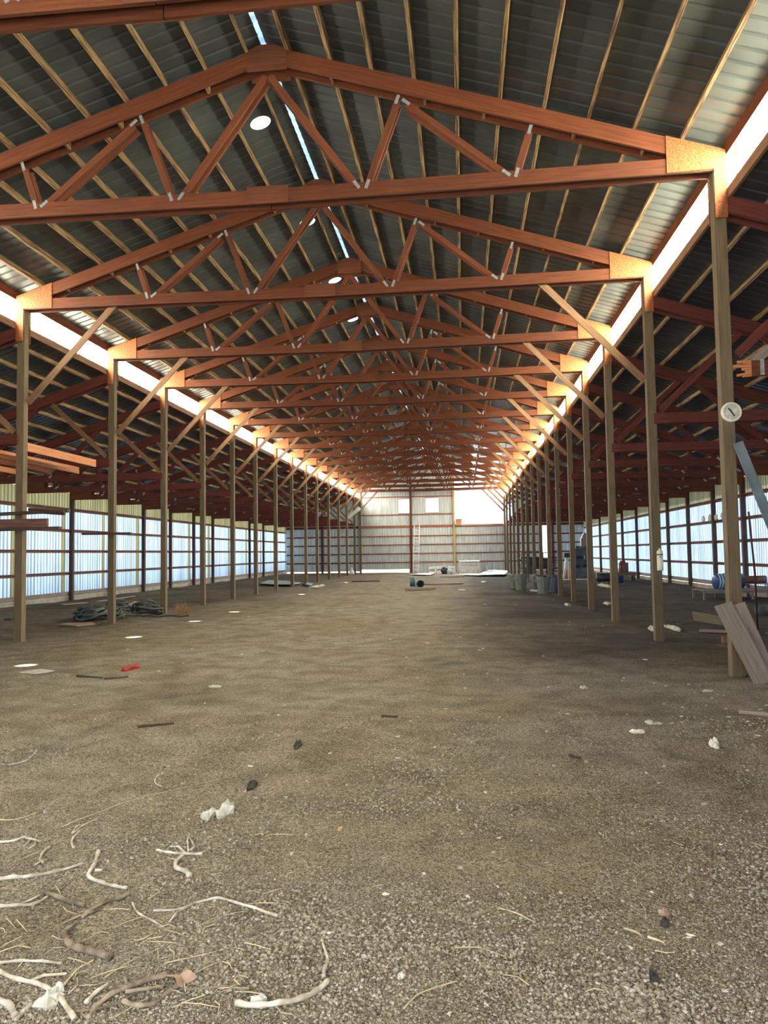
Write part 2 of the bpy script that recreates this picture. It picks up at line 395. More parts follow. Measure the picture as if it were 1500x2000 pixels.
# ------------------------------------------------------------------ clerestory panels, walls
def strip(name, x, z0, z1, y0, y1, mname, lap=1.1):
    m = MB(); st = ribs(y0, y1); sg = 1 if x > 0 else -1
    for i in range(len(st)-1):
        (ya, ha), (yb, hb) = st[i], st[i+1]
        m.quad([(x+sg*ha, ya, z0), (x+sg*hb, yb, z0), (x+sg*hb, yb, z1), (x+sg*ha, ya, z1)])
    y = y0+.6
    while y < y1:   # overlap seams
        m.box(x-.004, x+.004, y, y+.03, z0, z1, 'z', 1); y += lap
    return struct(m.build(name, [mname, 'yellowsheet']))
strip('window_1', -6.2, 6.285, 6.895, Y0, YE, 'pane')
strip('window_2', 6.2, 6.285, 6.895, Y0, YE, 'pane')
def sidewall(name, sg):
    x = sg*(AW+.10); m = MB(); st = ribs(Y0, YE+.1)
    for i in range(len(st)-1):
        (ya, ha), (yb, hb) = st[i], st[i+1]; ym = (ya+yb)/2
        dd = min([(d+.1-ym) if sg < 0 else (ym-d-.1) for d in D if ((d+.1-ym) if sg < 0 else (ym-d-.1)) > -.05] or [9])
        yel = (.1 < dd < .42) if sg < 0 else (.35 < dd < .68)
        for z0, z1, mi in ((.19, 3.42, 1 if yel else 0), (3.42, 4.15, 1)):
            m.quad([(x+sg*ha, ya, z0), (x+sg*hb, yb, z0), (x+sg*hb, yb, z1), (x+sg*ha, ya, z1)], None, mi)
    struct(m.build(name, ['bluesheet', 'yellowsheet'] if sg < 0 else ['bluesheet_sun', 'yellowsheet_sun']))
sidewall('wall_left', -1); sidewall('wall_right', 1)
# concrete sills at the wall feet
for nm, sg in (('left', -1), ('right', 1)):
    m = MB(); x = sg*(AW+.1); m.box(min(x, x+sg*.25), max(x, x+sg*.25), Y0, YE, -.14, .15, 'y'); struct(m.build('baseboard_'+nm, 'curb'))
# end wall, built around its openings
OP = [(1.95, 5.98, 3.86, 6.72), (1.95, 5.2, 6.98, 7.72), (-2.77, -1.86, 4.98, 6.16), (-.48, .52, 5.0, 6.2), (8.98, 9.62, .6, 3.74), (6.2, 6.75, 4.2, 5.6), (-5.95, -1.95, -.1, .27), (-12.4, -6.1, .03, .13)]
def endwall():
    m = MB(); prof = []
    x = -12.6
    while x < 12.6:
        for d, h in ((0, 0), (.13, 0), (.148, .024), (.19, .024), (.208, 0)): prof.append((x+d, h))
        x += PITCH
    for i in range(len(prof)-1):
        (xa, ha), (xb, hb) = prof[i], prof[i+1]; xm = (xa+xb)/2
        top = (zsheet(xm)-.0) if abs(xm) < 6.2 else zl(xm)
        cuts = sorted([(o[2], o[3]) for o in OP if o[0] < xm < o[1]])
        z = -.1; segs = []
        for a, b in cuts:
            if a > z: segs.append((z, a))
            z = max(z, b)
        if z < top: segs.append((z, top))
        for a, b in segs: m.quad([(xa, YE+.1+ha, a), (xb, YE+.1+hb, a), (xb, YE+.1+hb, b), (xa, YE+.1+ha, b)])
    struct(m.build('wall_end', 'endwall'))
endwall()
m = MB()      # unseen front wall and doorway, added to limit light from behind the camera
for x0, x1, z0, z1 in ((-12.6, -3.9, -.1, 4.2), (4.9, 12.6, -.1, 4.2), (-6.2, 6.2, 4.45, 8.9), (-3.9, 4.9, 4.2, 4.45)): m.box(x0, x1, Y0-.12, Y0-.06, z0, z1)
m.box(-6.2, -3.9, Y0-.12, Y0-.06, 4.2, 4.45); m.box(4.9, 6.2, Y0-.12, Y0-.06, 4.2, 4.45)
m.prism([(-12.6, 4.2), (-6.2, 4.2), (-6.2, 6.2)], Y0-.12, Y0-.06); m.prism([(12.6, 4.2), (6.2, 4.2), (6.2, 6.2)], Y0-.12, Y0-.06)
struct(m.build('wall_front_added', 'endwall'))
# header and ledger boards of the clerestory
for sg, side in ((-1, 'left'), (1, 'right')):
    m = MB(); x = sg*6.135; m.box(x-.02, x+.02, Y0, YE, 6.75, 6.925, 'y')
    tag(recentre(m.build('header_board', 'truss')), f'long brown header board above the bright {side} clerestory strip', 'board')
    m = MB(); x = sg*6.13; m.box(x-.02, x+.02, Y0, YE, 6.16, 6.30, 'y')
    tag(recentre(m.build('ledger_board', 'brace')), f'long tan ledger board below the bright {side} clerestory strip', 'board')

# ------------------------------------------------------------------ purlins
PX = [.30, .90, 1.48, 2.07, 2.65, 3.23, 3.81, 4.39, 4.98, 5.58]
for sg, side in ((-1, 'left'), (1, 'right')):
    for i, x in enumerate(PX):
        m = MB(); xx = sg*x; L_ = (YE-Y0)/2
        m.obox((xx, (YE+Y0)/2, ztop(x)+.068), (0, L_, 0), Vector((1, 0, -sg*SL)).normalized()*.022, Vector((sg*SL, 0, 1)).normalized()*.062)
        tag(recentre(m.build('purlin', 'purlin')), f'roof purlin running lengthwise on the {side} nave slope, {ORD[i]} down from the ridge', 'purlin', 'nave roof purlins')
    for i in range(10):
        x = 6.62+i*.62; m = MB(); xx = sg*x
        m.obox((xx, (YE+Y0)/2, zlean(x)+.046), (0, (YE-Y0)/2, 0), Vector((1, 0, -sg*.32)).normalized()*.02, Vector((sg*.32, 0, 1)).normalized()*.046)
        tag(recentre(m.build('purlin', 'purlin')), f'lengthwise purlin under the {side} aisle roof, {ORD[i]} out from the post row', 'purlin', 'aisle roof purlins')

# ------------------------------------------------------------------ nave truss
ZB = 6.54
def truss_proto():
    root = empty('roof_truss', (0, D[1], ZB), 'x', 'truss', 'nave roof trusses')
    T = .04
    pl = (T/2, .20+T/2)          # front and rear ply centre
    ch = .225; cosS = math.cos(math.atan(SL))
    for y in pl:
        for sg in (-1, 1):
            m = MB(); zc = -ch/2/cosS
            p = Vector((sg*.02, y, ztop(0)-ZB+zc)); q = Vector((sg*HW, y, ztop(HW)-ZB+zc+.0))
            q = p+(q-p)*.965
            m.bar(p, q, (0, 0, ch), T); m.build('top_chord', 'truss', root)
            m = MB(); m.bar((sg*.005, y, .10-.05), (sg*(HW-.03), y, .10), (0, 0, .20), T); m.build('bottom_chord', 'truss', root)
    webs = [((.03, 1.80), (1.24, .14)), ((1.82, 1.28), (1.40, .14)), ((1.95, 1.24), (3.27, .16)), ((3.60, .72), (3.42, .16))]
    for fi, y in enumerate(pl):
        for sg in (-1, 1):
            for (a, b) in webs:
                m = MB(); yy = y+(.03 if fi == 0 else -.03)
                m.bar((sg*a[0], yy, a[1]), (sg*b[0], yy, b[1]), Vector((1, 0, .3))*.085, .036)
                wo = m.build('web', 'truss', root)
                if fi == 0:
                    for e, oth in ((a, b), (b, a)):
                        if e[0] < .1: continue
                        m = MB()
                        d = (Vector((sg*oth[0], 0, oth[1]))-Vector((sg*e[0], 0, e[1]))).normalized()
                        c = Vector((sg*e[0], -.003, e[1]))-d*.01
                        m.bar(c-d*.065, c+d*.065, Vector((d.z, 0, -d.x))*.045, .003)
                        m.build('nail_plate', 'galv', wo)
    # spacer blocks between the plies
    m = MB()
    for sg in (-1, 1):
        for x in (.9, 2.2, 3.0, 4.2, 5.1):
            z = ztop(x)-ZB-.15; m.box(sg*x-.02, sg*x+.02, .045, .195, z-.07, z+.05, 'y')
    m.build('spacer_blocks', 'purlin', root)
    for y0, y1 in ((-.014, -.001), (.241, .254)):
        for sg in (-1, 1):
            m = MB(); gx = HW-.745
            poly = [(sg*HW, .02), (sg*gx, .0), (sg*gx, ztop(gx)-ZB+.005), (sg*HW, ztop(HW)-ZB+.005)]
            m.prism(poly, y0, y1); m.build('gusset_plate', 'ply', root)
            m = MB(); m.box(sg*(HW-.155), sg*HW, y0, y1, -.64, .018, 'z'); m.build('post_plate', 'ply', root)
        m = MB(); zt = ztop(0)-ZB
        m.prism([(-.285, zt-.37), (.285, zt-.37), (.285, zt-.07), (.1, zt+.01), (-.1, zt+.01), (-.285, zt-.07)], y0, y1); m.build('ridge_plate', 'plyred', root)
        m = MB(); m.box(-.29, .29, y0, y1, -.055, .19, 'x'); m.build('splice_plate', 'plyred', root)
    return root
tp = truss_proto()
def tlabel(i):
    if i == 0: return 'red-brown roof truss cut off by the top edge, nearest the camera'
    if i == 1: return 'large red-brown nave truss whose whole triangle shows, nearest of the fully visible ones'
    return f'red-brown nave roof truss, {ORD[i]} from the camera'
yT = {1: tp}
for i, d in enumerate(D):
    o = tp if i == 1 else copy_tree(tp)
    o.location = (0, d, ZB); o['label'] = tlabel(i)
# last half truss stands against the end wall

# ------------------------------------------------------------------ posts
def post_proto():
    m = MB(); m.box(-.075, .075, 0, .15, -.25, 6.76, 'z'); return m.mesh('support_post', 'post')
pm = post_proto(); pn = {}
for sg, side in ((-1, 'left'), (1, 'right')):
    for i, d in enumerate(D+[YE-.2]):
        o = bpy.data.objects.new('support_post', pm); COL.objects.link(o); o.location = (sg*(HW-.078), d+.045, 0)
        extra = {(-1, 2): ', crossed by shelf boards', (-1, 3): ', beside the heap of hoses', (1, 1): ', carrying the round dial', (1, 2): ', carrying the white canister', (-1, 4): ', near the tumbleweed'}.get((sg, i), '')
        tag(o, f'square timber post in the {side} row, {ORD[i]} from the camera{extra}', 'post', f'posts of the {side} row')

# ------------------------------------------------------------------ knee braces
def knee(sg, d, short=False):
    m = MB(); y = d+.12
    z1, x1 = (6.60, 4.1); m.bar((sg*5.905, y, 4.70), (sg*x1, y, z1), Vector((1, 0, 1))*.085, .038)
    return m
for sg, side in ((-1, 'left'), (1, 'right')):
    for i, d in enumerate(D):
        if i == 0 or (sg == 1 and i == 1): continue
        o = knee(sg, d).build('knee_brace', 'brace')
        tag(recentre(o), f'diagonal knee brace from the {ORD[i]} {side} post up to the nave truss', 'brace', f'{side} nave knee braces')

# ------------------------------------------------------------------ aisle lean-to trusses
def lean_proto(sg, chord=True):
    root = empty('aisle_truss', (sg*6.2, D[2], 3.87), 'x', 'truss', 'aisle lean-to trusses')
    X = lambda x: sg*x-sg*6.2; Z = lambda z: z-3.87
    for y in (.02, .22):
        m = MB(); m.bar((X(6.05), y, Z(zlean(6.05)-.12)), (X(12.4), y, Z(zlean(12.4)-.12)), (0, 0, .22), .04); m.build('top_chord', 'lean', root)
        if chord:
            m = MB(); m.bar((X(6.05), y, Z(3.96)), (X(12.4), y, Z(3.96)), (0, 0, .19), .04); m.build('bottom_chord', 'lean', root)
    for a, b in (((7.95, 5.45), (9.45, 4.02)), ((9.6, 4.02), (9.75, 4.9)), ((9.9, 4.85), (11.1, 4.02)), ((11.2, 4.02), (11.25, 4.4))):
        for y in (.055, .185):
            m = MB(); m.bar((X(a[0]), y, Z(a[1])), (X(b[0]), y, Z(b[1])), Vector((1, 0, .3))*.08, .032)
            wo = m.build('web', 'lean', root)
            if y < .1:
                d = (Vector((X(b[0]), 0, b[1]))-Vector((X(a[0]), 0, a[1]))).normalized(); e = Vector((X(b[0]), -.003, Z(b[1])))
                m = MB(); m.bar(e-d*.06, e+d*.06, Vector((d.z, 0, -d.x))*.05, .003); m.build('nail_plate', 'galv', wo)
    for y0, y1 in ((-.014, -.001), (.241, .254)):
        m = MB(); m.prism([(X(11.55), Z(3.87)), (X(12.38), Z(3.87)), (X(12.38), Z(zlean(12.38))), (X(11.55), Z(zlean(11.55)))], y0, y1); m.build('gusset_plate', 'plyred', root)
    m = MB(); m.bar((X(6.18), .12, Z(4.12)), (X(7.62), .12, Z(5.48)), Vector((1, 0, -1))*.08, .036); m.build('strut', 'brace' if sg < 0 else 'lean', root)
    return root
for sg, side in ((-1, 'left'), (1, 'right')):
    pr = lean_proto(sg)
    for i, d in enumerate(D):
        if i == 0: continue
        if sg == 1 and i == 1:
            o = lean_proto(sg, chord=False)
        else: o = pr if i == 2 else copy_tree(pr)
        o.location = (sg*6.2, d, 3.87); o['label'] = f'dark red lean-to truss over the {side} aisle, {ORD[i]} from the camera'
# ------------------------------------------------------------------ wall posts, girts
m = MB(); m.box(-.07, .07, 0, .14, -.2, 4.1, 'z'); wp = m.mesh('wall_stud', 'stud')
for sg, side in ((-1, 'left'), (1, 'right')):
    for i, d in enumerate(D):
        if i < 3: continue
        o = bpy.data.objects.new('wall_stud', wp); COL.objects.link(o); o.location = (sg*(AW-.06), d+.05, 0)
        tag(o, f'dark post against the {side} outer wall in line with the {ORD[i]} nave post', 'post', f'{side} outer wall posts')
    for k, z in enumerate((1.03, 1.87, 2.66, 3.47)):
        m = MB(); x = sg*(AW+.045)
        m.box(x-.02, x+.02, Y0, YE, z-.05, z+.03, 'y'); m.box(min(x, x-sg*.10), max(x, x-sg*.10), Y0, YE, z+.03, z+.065, 'y')
        tag(recentre(m.build('wall_girt', 'girt')), f'horizontal girt along the {side} outer wall, {ORD[k]} up from the ground', 'board', f'{side} wall girts')
    m = MB(); x = sg*(AW+.05); m.box(x-.025, x+.025, Y0, YE, .17, .34, 'y')
    tag(recentre(m.build('skirt_board', 'grey_board')), f'grey board along the foot of the {side} outer wall', 'board')
# ------------------------------------------------------------------ end wall framing
def tg(o, *a): return tag(recentre(o), *a)
for k, (x, mt_) in enumerate(((-9.3, 'lean'), (-1.76, 'truss'), (1.86, 'yellowpaint'), (9.9, 'lean'))):
    m = MB(); top = 4.9 if abs(x) > 6 else ztop(x)-.05; m.box(x-.08, x+.08, YE-.08, YE+.08, -.1, top, 'z')
    tg(m.build('end_wall_post', mt_), ['dark end wall post in the left aisle corner bay', 'brown end wall post beside the aluminium ladder', 'yellowish end wall post left of the big bright opening', 'dark end wall post right of the narrow bright doorway'][k], 'post', 'end wall posts')
for k, z in enumerate((.85, 1.58, 2.32, 3.05, 3.85, 4.85, 6.35)):
    runs = [(-6.0, -1.84), (-1.68, 1.78)]
    if z < 3.9: runs.append((1.94, 6.0))
    if z < 4: runs += [(-12.4, -9.38), (-9.22, -6.2), (6.2, 8.9) if .6 < z < 3.74 else (6.2, 9.8), (9.98, 12.4)]
    for a, b in runs:
        if z == 6.35: a = max(a, -5.9)
        m = MB(); hh = .10 if z == 3.85 else .05
        m.box(a, b, YE+.04, YE+.085, z-hh, z+hh, 'x')
        where = 'left aisle' if b < -6 else ('right aisle' if a > 6 else ('left third of the nave' if b < -1.8 else ('middle of the nave' if b < 1.9 else 'part under the bright opening')))
        nm_ = 'outer bay, ' if (a < -12 or b > 12) else ('inner bay, ' if abs(a) > 6 and abs(b) > 6 else '')
        tg(m.build('end_girt', 'girt_red' if abs(a) < 6.1 and abs(b) < 6.1 else 'lean'), f'red horizontal girt on the end wall, {where}, {nm_}{ORD[k]} from the ground', 'board', 'end wall girts')
m = MB()
for a, b, z in ((-2.81, -1.82, 4.94), (-2.81, -1.82, 6.19), (-.52, .56, 4.96), (-.52, .56, 6.23)): m.box(a, b, YE+.05, YE+.09, z-.02, z+.02, 'x')
tg(m.build('trim_1', 'truss')); COL.objects['trim_1']['kind'] = 'structure'
del_ = COL.objects['trim_1']
o = MB().box(1.95, 5.98, YE-.02, YE+.12, 3.8, 3.87, 'x').build('sill_board', 'grey_board'); tg(o, 'weathered board along the lower edge of the big end wall opening', 'board')
o = MB().box(2.0, 2.5, YE-.2, YE+.2, 3.87, 4.35, 'z').build('wooden_box', 'fresh'); 
m = MB(); m.box(1.98, 2.52, YE-.22, YE-.2, 4.30, 4.38, 'x'); m.build('rim', 'grey_board', o); tag(o, 'small tan box in the lower left corner of the big end opening', 'box')

# ------------------------------------------------------------------ things on and near the posts
P1 = D[1]
# clock-like dial
root = empty('dial_clock', (6.055, P1+.043, 3.36), 'round cream dial with dark hands on the nearest right post', 'clock')
def disc_y(name, r0, prof, mt_, parent):
    m = MB(); m.lathe(prof, n=40); o = m.build(name, mt_, parent, smooth=False); o.rotation_euler = (math.pi/2, 0, 0); return o
disc_y('rim', 0, [(.0, 0), (.128, 0), (.130, .012), (.122, .03), (.105, .034), (.100, .026)], 'cream', root)
disc_y('face', 0, [(0, .02), (.101, .02), (.101, .022), (0, .0225)], 'paper', root)
m = MB(); m.bar((-.04, -.028, .05), (.035, -.028, -.055), (.012, 0, .012), .004); m.bar((-.02, -.030, .03), (0, -.03, 0), (.014, 0, .012), .004); m.build('hand', 'black', root)
m = MB(); 
for k in range(12):
    a = k*math.pi/6; m.bar((.08*math.cos(a), -.0245, .08*math.sin(a)), (.093*math.cos(a), -.0245, .093*math.sin(a)), Vector((-math.sin(a), 0, math.cos(a)))*.006, .002)
m.build('tick_marks', 'olive', root)
# leaning grey flashing strip
m = MB(); p, q = Vector((6.10, P1-.02, 2.96)), Vector((7.06, P1-.16, .02))
m.bar(p, q, (.125, 0, .03), .004); dv = (q-p).normalized()
for s_ in (-1, 1): m.bar(p+Vector((s_*.058, -.008, 0)), q+Vector((s_*.058, -.008, 0)), (.008, 0, 0), .02)
o = m.build('metal_flashing', 'greymetal'); tg(o, 'long grey sheet metal strip leaning on the nearest right post', 'metal strip')
# two leaning boards
for (b0, t0, wd, mt_, lb, yb, yt) in ((6.13, 5.82, .225, 'grey_board', 'wide grey-brown board leaning on the nearest right post, in front', 9.45, 9.84), (6.30, 6.03, .15, 'grey_board', 'narrower brown board leaning just right of the wide one at the nearest right post', 9.62, 9.90)):
    m = MB(); m.bar((b0, yb, .0), (t0, yt, .92), (wd, 0, 0), .024); tg(m.build('leaning_board', mt_), lb, 'board')
# splintered beam with its metal plate
root = empty('splintered_beam', (6.2, P1-.03, 3.87), 'splintered end of a broken beam beside the nearest right post', 'beam')
m = MB(); m.box(.10, 1.6, -.02, .02, -.07, .13, 'x'); m.build('beam', 'truss', root)
m = MB(); rr = random.Random(3)
for k in range(7):
    z = -.055+k*.028; L_ = .08+.18*rr.random()
    m.bar((.11, 0, z), (.11-L_, rr.uniform(-.015, .02), z+rr.uniform(-.03, .03)), (0, .012, .03), .02)
m.build('splinters', 'fresh', root)
m = MB(); m.box(.20, .25, -.026, -.022, -.06, .14, 'z'); m.build('nail_plate', 'galv', root)
m = MB(); m.bar((.12, .04, .1), (.75, .04, .62), Vector((1, 0, -1))*.08, .035); m.build('web', 'grey_board', root)
# white canister
root = empty('canister', (6.055, D[2]+.0475, 1.24), 'white upright canister with a dark band, mounted on the second right post', 'canister')
m = MB(); m.lathe([(0, 0), (.05, 0), (.054, .01), (.054, .27), (.052, .30), (.052, .33), (.04, .355), (.018, .365), (.018, .39), (0, .39)], n=24); m.build('body', 'cream', root, smooth=True).location = (0, -.056, 0)
m = MB(); m.lathe([(.055, .272), (.0552, .292), (.05, .292)], n=24); m.build('band', 'black', root).location = (0, -.056, 0)
m = MB(); m.box(-.02, .012, -.1125, -.108, .235, .25, 'x'); m.build('label_mark', 'black', root)
# loft beam and joists
o = MB().bar((-6.0, D[2]+.2, 3.84), (-6.0, 16.78, 3.84), (0, 0, .17), .045).build('loft_beam', 'fresh'); tg(o, 'bright orange beam hung between the third and fourth left posts', 'beam')
for k, (x, z) in enumerate(((-6.75, 3.76), (-7.45, 3.74), (-8.2, 3.76), (-9.0, 3.76))):
    o = MB().bar((x, 10.2, z), (x, 17.4, z), (0, 0, .16), .045).build('loft_joist', 'truss' if k % 2 else 'fresh'); tg(o, f'loft joist in the left aisle, {ORD[k]} out from the post row', 'beam', 'left loft joists')
# shelf boards nailed to left posts
y = D[2]-.0
o = MB().bar((-7.6, y-.03, 2.46), (-4.95, y-.03, 2.53), (0, .0, .06), .12).build('shelf_board', 'dark_board'); tg(o, 'dark rough board nailed across the third left post, upper one', 'board')
o = MB().bar((-5.75, y-.05, 2.555), (-5.0, y-.10, 2.49), (0, .04, .03), .09).build('bark_slab', 'dark_board'); tg(o, 'broken slab lying on the upper board at the third left post', 'board')
o = MB().bar((-7.2, y-.03, 2.31), (-5.38, y-.03, 2.31), (0, 0, .16), .07).build('wood_block', 'girt'); tg(o, 'thick brown timber between the two boards on the third left post', 'beam')
o = MB().bar((-7.4, y-.04, 2.185), (-5.12, y-.04, 2.20), (0, .0, .06), .14).build('shelf_board', 'dark_board'); tg(o, 'dark flat board under the thick timber on the third left post', 'board')
o = MB().bar((-6.73, D[3]-.0, 2.21), (-5.48, D[3]-.0, 2.20), (0, 0, .055), .09).build('shelf_board', 'dark_board'); tg(o, 'single dark board nailed across the fourth left post', 'board')
o = MB().bar((-6.3, 10.0, 2.5), (-6.9, 13.5, 2.5), (0, .0, .03), .14).build('shelf_board', 'girt'); tg(o, 'long board running back from the third left post toward the camera', 'board')
# white diagonal board far left
a, b = atY(679, 1012, 59.1), atY(703, 992, 59.1)
tg(MB().bar(a, b, (0, 0, .28), .04).build('diagonal_board', 'white'), 'white diagonal board high between the last left posts', 'board')

# ------------------------------------------------------------------ left aisle heap etc.
def coil(cx, cy, z, r, n, tr, mt_, lb, seed, tilt=.15, hgt=.22):
    r *= .85; n += 2
    rr = random.Random(seed); pts = []
    for i in range(n*22):
        a = i/22*2*math.pi; f = (1+.14*math.sin(a*.37+seed))*(1.05-.45*i/(n*22))
        pts.append((cx+r*f*math.cos(a)*(1+.06*rr.random()), cy+r*f*math.sin(a)*.9, z+tr+(i/(n*22))*hgt+tilt*r*math.sin(a+seed)+tilt*r+.03*math.sin(a*2.3+seed)))
    m = MB(); m.tube(pts, tr, 8); return tg(m.build('hose_coil', mt_, smooth=True), lb, 'hose', 'heap of old hoses')
coil(-6.95, 18.6, 0, .42, 4, .035, 'greenhose', 'grey-green coiled hose, front of the heap by the fourth left post', 1)
coil(-7.35, 19.0, .02, .36, 4, .04, 'darkrubber', 'dark coiled hose at the left end of the heap', 2)
coil(-6.1, 19.9, .0, .48, 5, .028, 'darkrubber', 'black tangled hose to the right of the fourth left post', 3, .22)
coil(-6.75, 19.6, .14, .34, 4, .035, 'darkrubber', 'dark hose coil topping the heap', 4, .2)
coil(-6.55, 18.95, .0, .25, 3, .03, 'greenhose', 'small grey-green coil against the fourth left post', 6, .1)
m = MB(); m.tube([(-6.0+i*.12, 19.4+.05*math.sin(i), .03+.02*math.sin(i*1.3)) for i in range(12)], .014, 6)
tg(m.build('loose_hose', 'black', smooth=True), 'thin black hose trailing right from the heap', 'hose')
def flat(name, pts, mt_, lb, cat, th=.01, z=0., bend=.02, seed=0, group=None):
    m = MB(); n = len(pts); rr = random.Random(seed)
    q = [Vector((p[0], p[1], zg(p[0], p[1])+.004+z+rr.random()*bend)) for p in pts]
    k = [tuple(p+Vector((0, 0, th))) for p in q]; b = [tuple(p) for p in q]
    m.v = k+b; m.f = [tuple(range(n)), tuple(range(2*n-1, n-1, -1))]+[(i, n+i, n+(i+1) % n, (i+1) % n) for i in range(n)]
    m.uv = [[(0, 0)]*len(f) for f in m.f]; m.mi = [0]*len(m.f)
    return tg(m.build(name, mt_), lb, cat, *( [group] if group else []))
flat('insulation_strip', [G(*p)[:] for p in ((112, 1221), (130, 1219), (180, 1217), (186, 1220), (150, 1223))], 'pink', 'pinkish strip of insulation lying in front of the hose heap', 'insulation', .02)
m = MB(); m.blob((0, 0, .05), (.24, .18, .16), .25, 5); o = m.build('rock', 'stone'); c = G(262, 1188); o.location = (c.x, c.y, 0); tag(o, 'tan rock behind the heap of hoses', 'rock')
m = MB(); m.blob((0, 0, .04), (.3, .2, .09), .3, 8); o = m.build('dirt_clod', 'curb'); c = G(305, 1196); o.location = (c.x, c.y, 0); tag(o, 'low dirt clod left of the fifth left post', 'dirt')
# tumbleweed
c = G(355, 1201); rr = random.Random(5); m = MB()
for i in range(420):
    a = rr.uniform(0, 2*math.pi); el = rr.uniform(-.1, 1.45); L_ = rr.uniform(.12, .42)
    d = Vector((math.cos(a)*math.cos(el), math.sin(a)*math.cos(el), math.sin(el)*.95))
    p = Vector((rr.uniform(-.12, .12), rr.uniform(-.12, .12), .04)); q = p+d*L_; mid_ = (p+q)/2+Vector((rr.uniform(-.05, .05), rr.uniform(-.05, .05), rr.uniform(-.03, .05)))
    m.tube([p, mid_, q], [.003, .002, .001], 3, False)
o = m.build('tumbleweed', 'weed'); o.location = (c.x, c.y, 0); tag(o, 'dry rusty tumbleweed between the fifth and sixth left posts', 'plant')
# ground sheets and boards left
def gboard(name, a, b, wd, th, mt_, lb, cat='board', z=0.):
    a, b = G(*a), G(*b); zz = max(zg(a.x, a.y), zg(b.x, b.y), zg((a.x+b.x)/2, (a.y+b.y)/2))+z+th/2+.004
    m = MB(); d = (b-a).normalized(); m.bar((a.x, a.y, zz), (b.x, b.y, zz), Vector((-d.y, d.x, 0))*wd, th); return tg(m.build(name, mt_), lb, cat)
flat('metal_sheet', [G(*p)[:] for p in ((508, 1143), (525, 1137), (560, 1139), (588, 1142), (570, 1146), (535, 1145))], 'endwall', 'pale metal sheet on the ground behind the eighth left post', 'metal sheet', .02, .08, .05, 1)
flat('metal_sheet', [G(*p)[:] for p in ((596, 1145), (600, 1141), (612, 1142), (606, 1146))], 'endwall', 'smaller pale metal sheet right of the larger one on the ground', 'metal sheet', .02, .05, .04, 2)
gboard('ground_board', (120, 1183), (168, 1179), .16, .04, 'grey_board', 'grey board lying at the foot of the left wall')
gboard('ground_board', (15, 1212), (75, 1203), .18, .05, 'dark_board', 'dark board on the dirt behind the third left post')
gboard('ground_board', (190, 1176), (262, 1166), .12, .03, 'grey_board', 'thin pale board along the left wall past the hoses')
gboard('ground_board', (687, 1137), (741, 1136), .3, .06, 'dark_board', 'dark plank lying on the dirt left of the teal pipes')
gboard('ground_board', (794, 1154), (848, 1152), .3, .1, 'grey_board', 'thick grey plank in front of the teal pipes')
gboard('ground_board', (862, 1128), (906, 1127), .35, .08, 'yellowpaint', 'tan plank lying before the white boxes')
gboard('ground_board', (822, 1143), (902, 1141), .4, .05, 'brace', 'long brown plank half buried right of the teal pipes')
gboard('ground_board', (1444, 1394), (1530, 1403), .07, .035, 'grey_board', 'weathered stick of lumber cut off by the right edge')
gboard('ground_board', (1366, 1234), (1420, 1236), .16, .04, 'grey_board', 'flat board on the dirt left of the leaning boards')
gboard('ground_board', (1403, 1262), (1435, 1266), .12, .05, 'dark_board', 'short dark board just behind the leaning boards')
a = G(1363, 1226); m = MB(); m.obox((a.x+.25, a.y+.2, .17), (.27, -.03, -.05), (0, .05, .09), (0, .01, -.004)); tg(m.build('plywood_scrap', 'oldply'), 'tilted yellowish plywood scrap behind the leaning boards', 'board')
a = G(1425, 1258); m = MB(); m.box(a.x-.1, a.x+.12, a.y, a.y+.1, 0, .13, 'x'); tg(m.build('wood_block', 'brace'), 'small brown wood block behind the leaning boards', 'block')

# teal pipes
c = G(806, 1145); m = MB(); m.lathe([(0, 0), (.135, 0), (.135, .42), (.12, .42), (.12, .02), (0, .02)], n=24); o = m.build('pipe_section', 'teal', smooth=True); o.location = (c.x, c.y, .01); tag(o, 'upright teal pipe section on the dirt mid nave', 'pipe')
c = G(818, 1148); m = MB(); m.lathe([(0, 0), (.175, 0), (.175, .7), (.155, .7), (.155, .02), (0, .02)], n=28); o = m.build('pipe_section', 'teal', smooth=True); o.location = (c.x, c.y+.4, .19); o.rotation_euler = (math.pi/2, 0, .15); tag(o, 'teal pipe section lying with its dark mouth toward the camera', 'pipe')

# ------------------------------------------------------------------ end wall things
c = G(807, 1121); lx, ly = -1.35, 61.9
M['alu'] = mat('dusty aluminium', (.85, .84, .82), .6)
root = empty('ladder', (lx, ly, 0), 'tall aluminium ladder leaning on the end wall', 'ladder'); H = 4.0
for s_ in (-.22, .22):
    m = MB(); m.bar((s_, 0, 0), (s_+.12, .7, H), (.045, 0, 0), .08); m.build('rail', 'alu', root)
for k in range(13):
    z = .28+k*.29; f = z/H; m = MB(); m.tube([(-.22+.12*f, .7*f, z), (.22+.12*f, .7*f, z)], .022, 6); m.build('rung', 'alu', root)
def wbox(name, u0, u1, v0, v1, Y, dep, mt_, lb, cat, front=None):
    a, b = atY(u0, v1, Y), atY(u1, v0, Y); root = empty(name, ((a.x+b.x)/2, Y, 0), lb, cat); W = (b.x-a.x)/2; H = b.z
    t = .03; m = MB(); m.box(-W, W, dep-t, dep, 0, H); m.box(-W, -W+t, 0, dep-t, 0, H); m.box(W-t, W, 0, dep-t, 0, H); m.box(-W+t, W-t, 0, dep-t, H-t, H); m.box(-W+t, W-t, 0, dep-t, 0, t)
    m.build('casing', mt_, root)
    m = MB(); m.box(-W+t, W-t, .01, .03, t, H*.45); m.build('front_panel', mt_, root)
    m = MB(); m.box(-W+t, W-t, .01, .03, H*.55, H-t); m.build('front_panel', mt_, root)
    if front: m = MB(); m.box(-W*.5, W*.5, -.01, .01, H*.62, H*.68); m.build('handle', front, root)
    return root
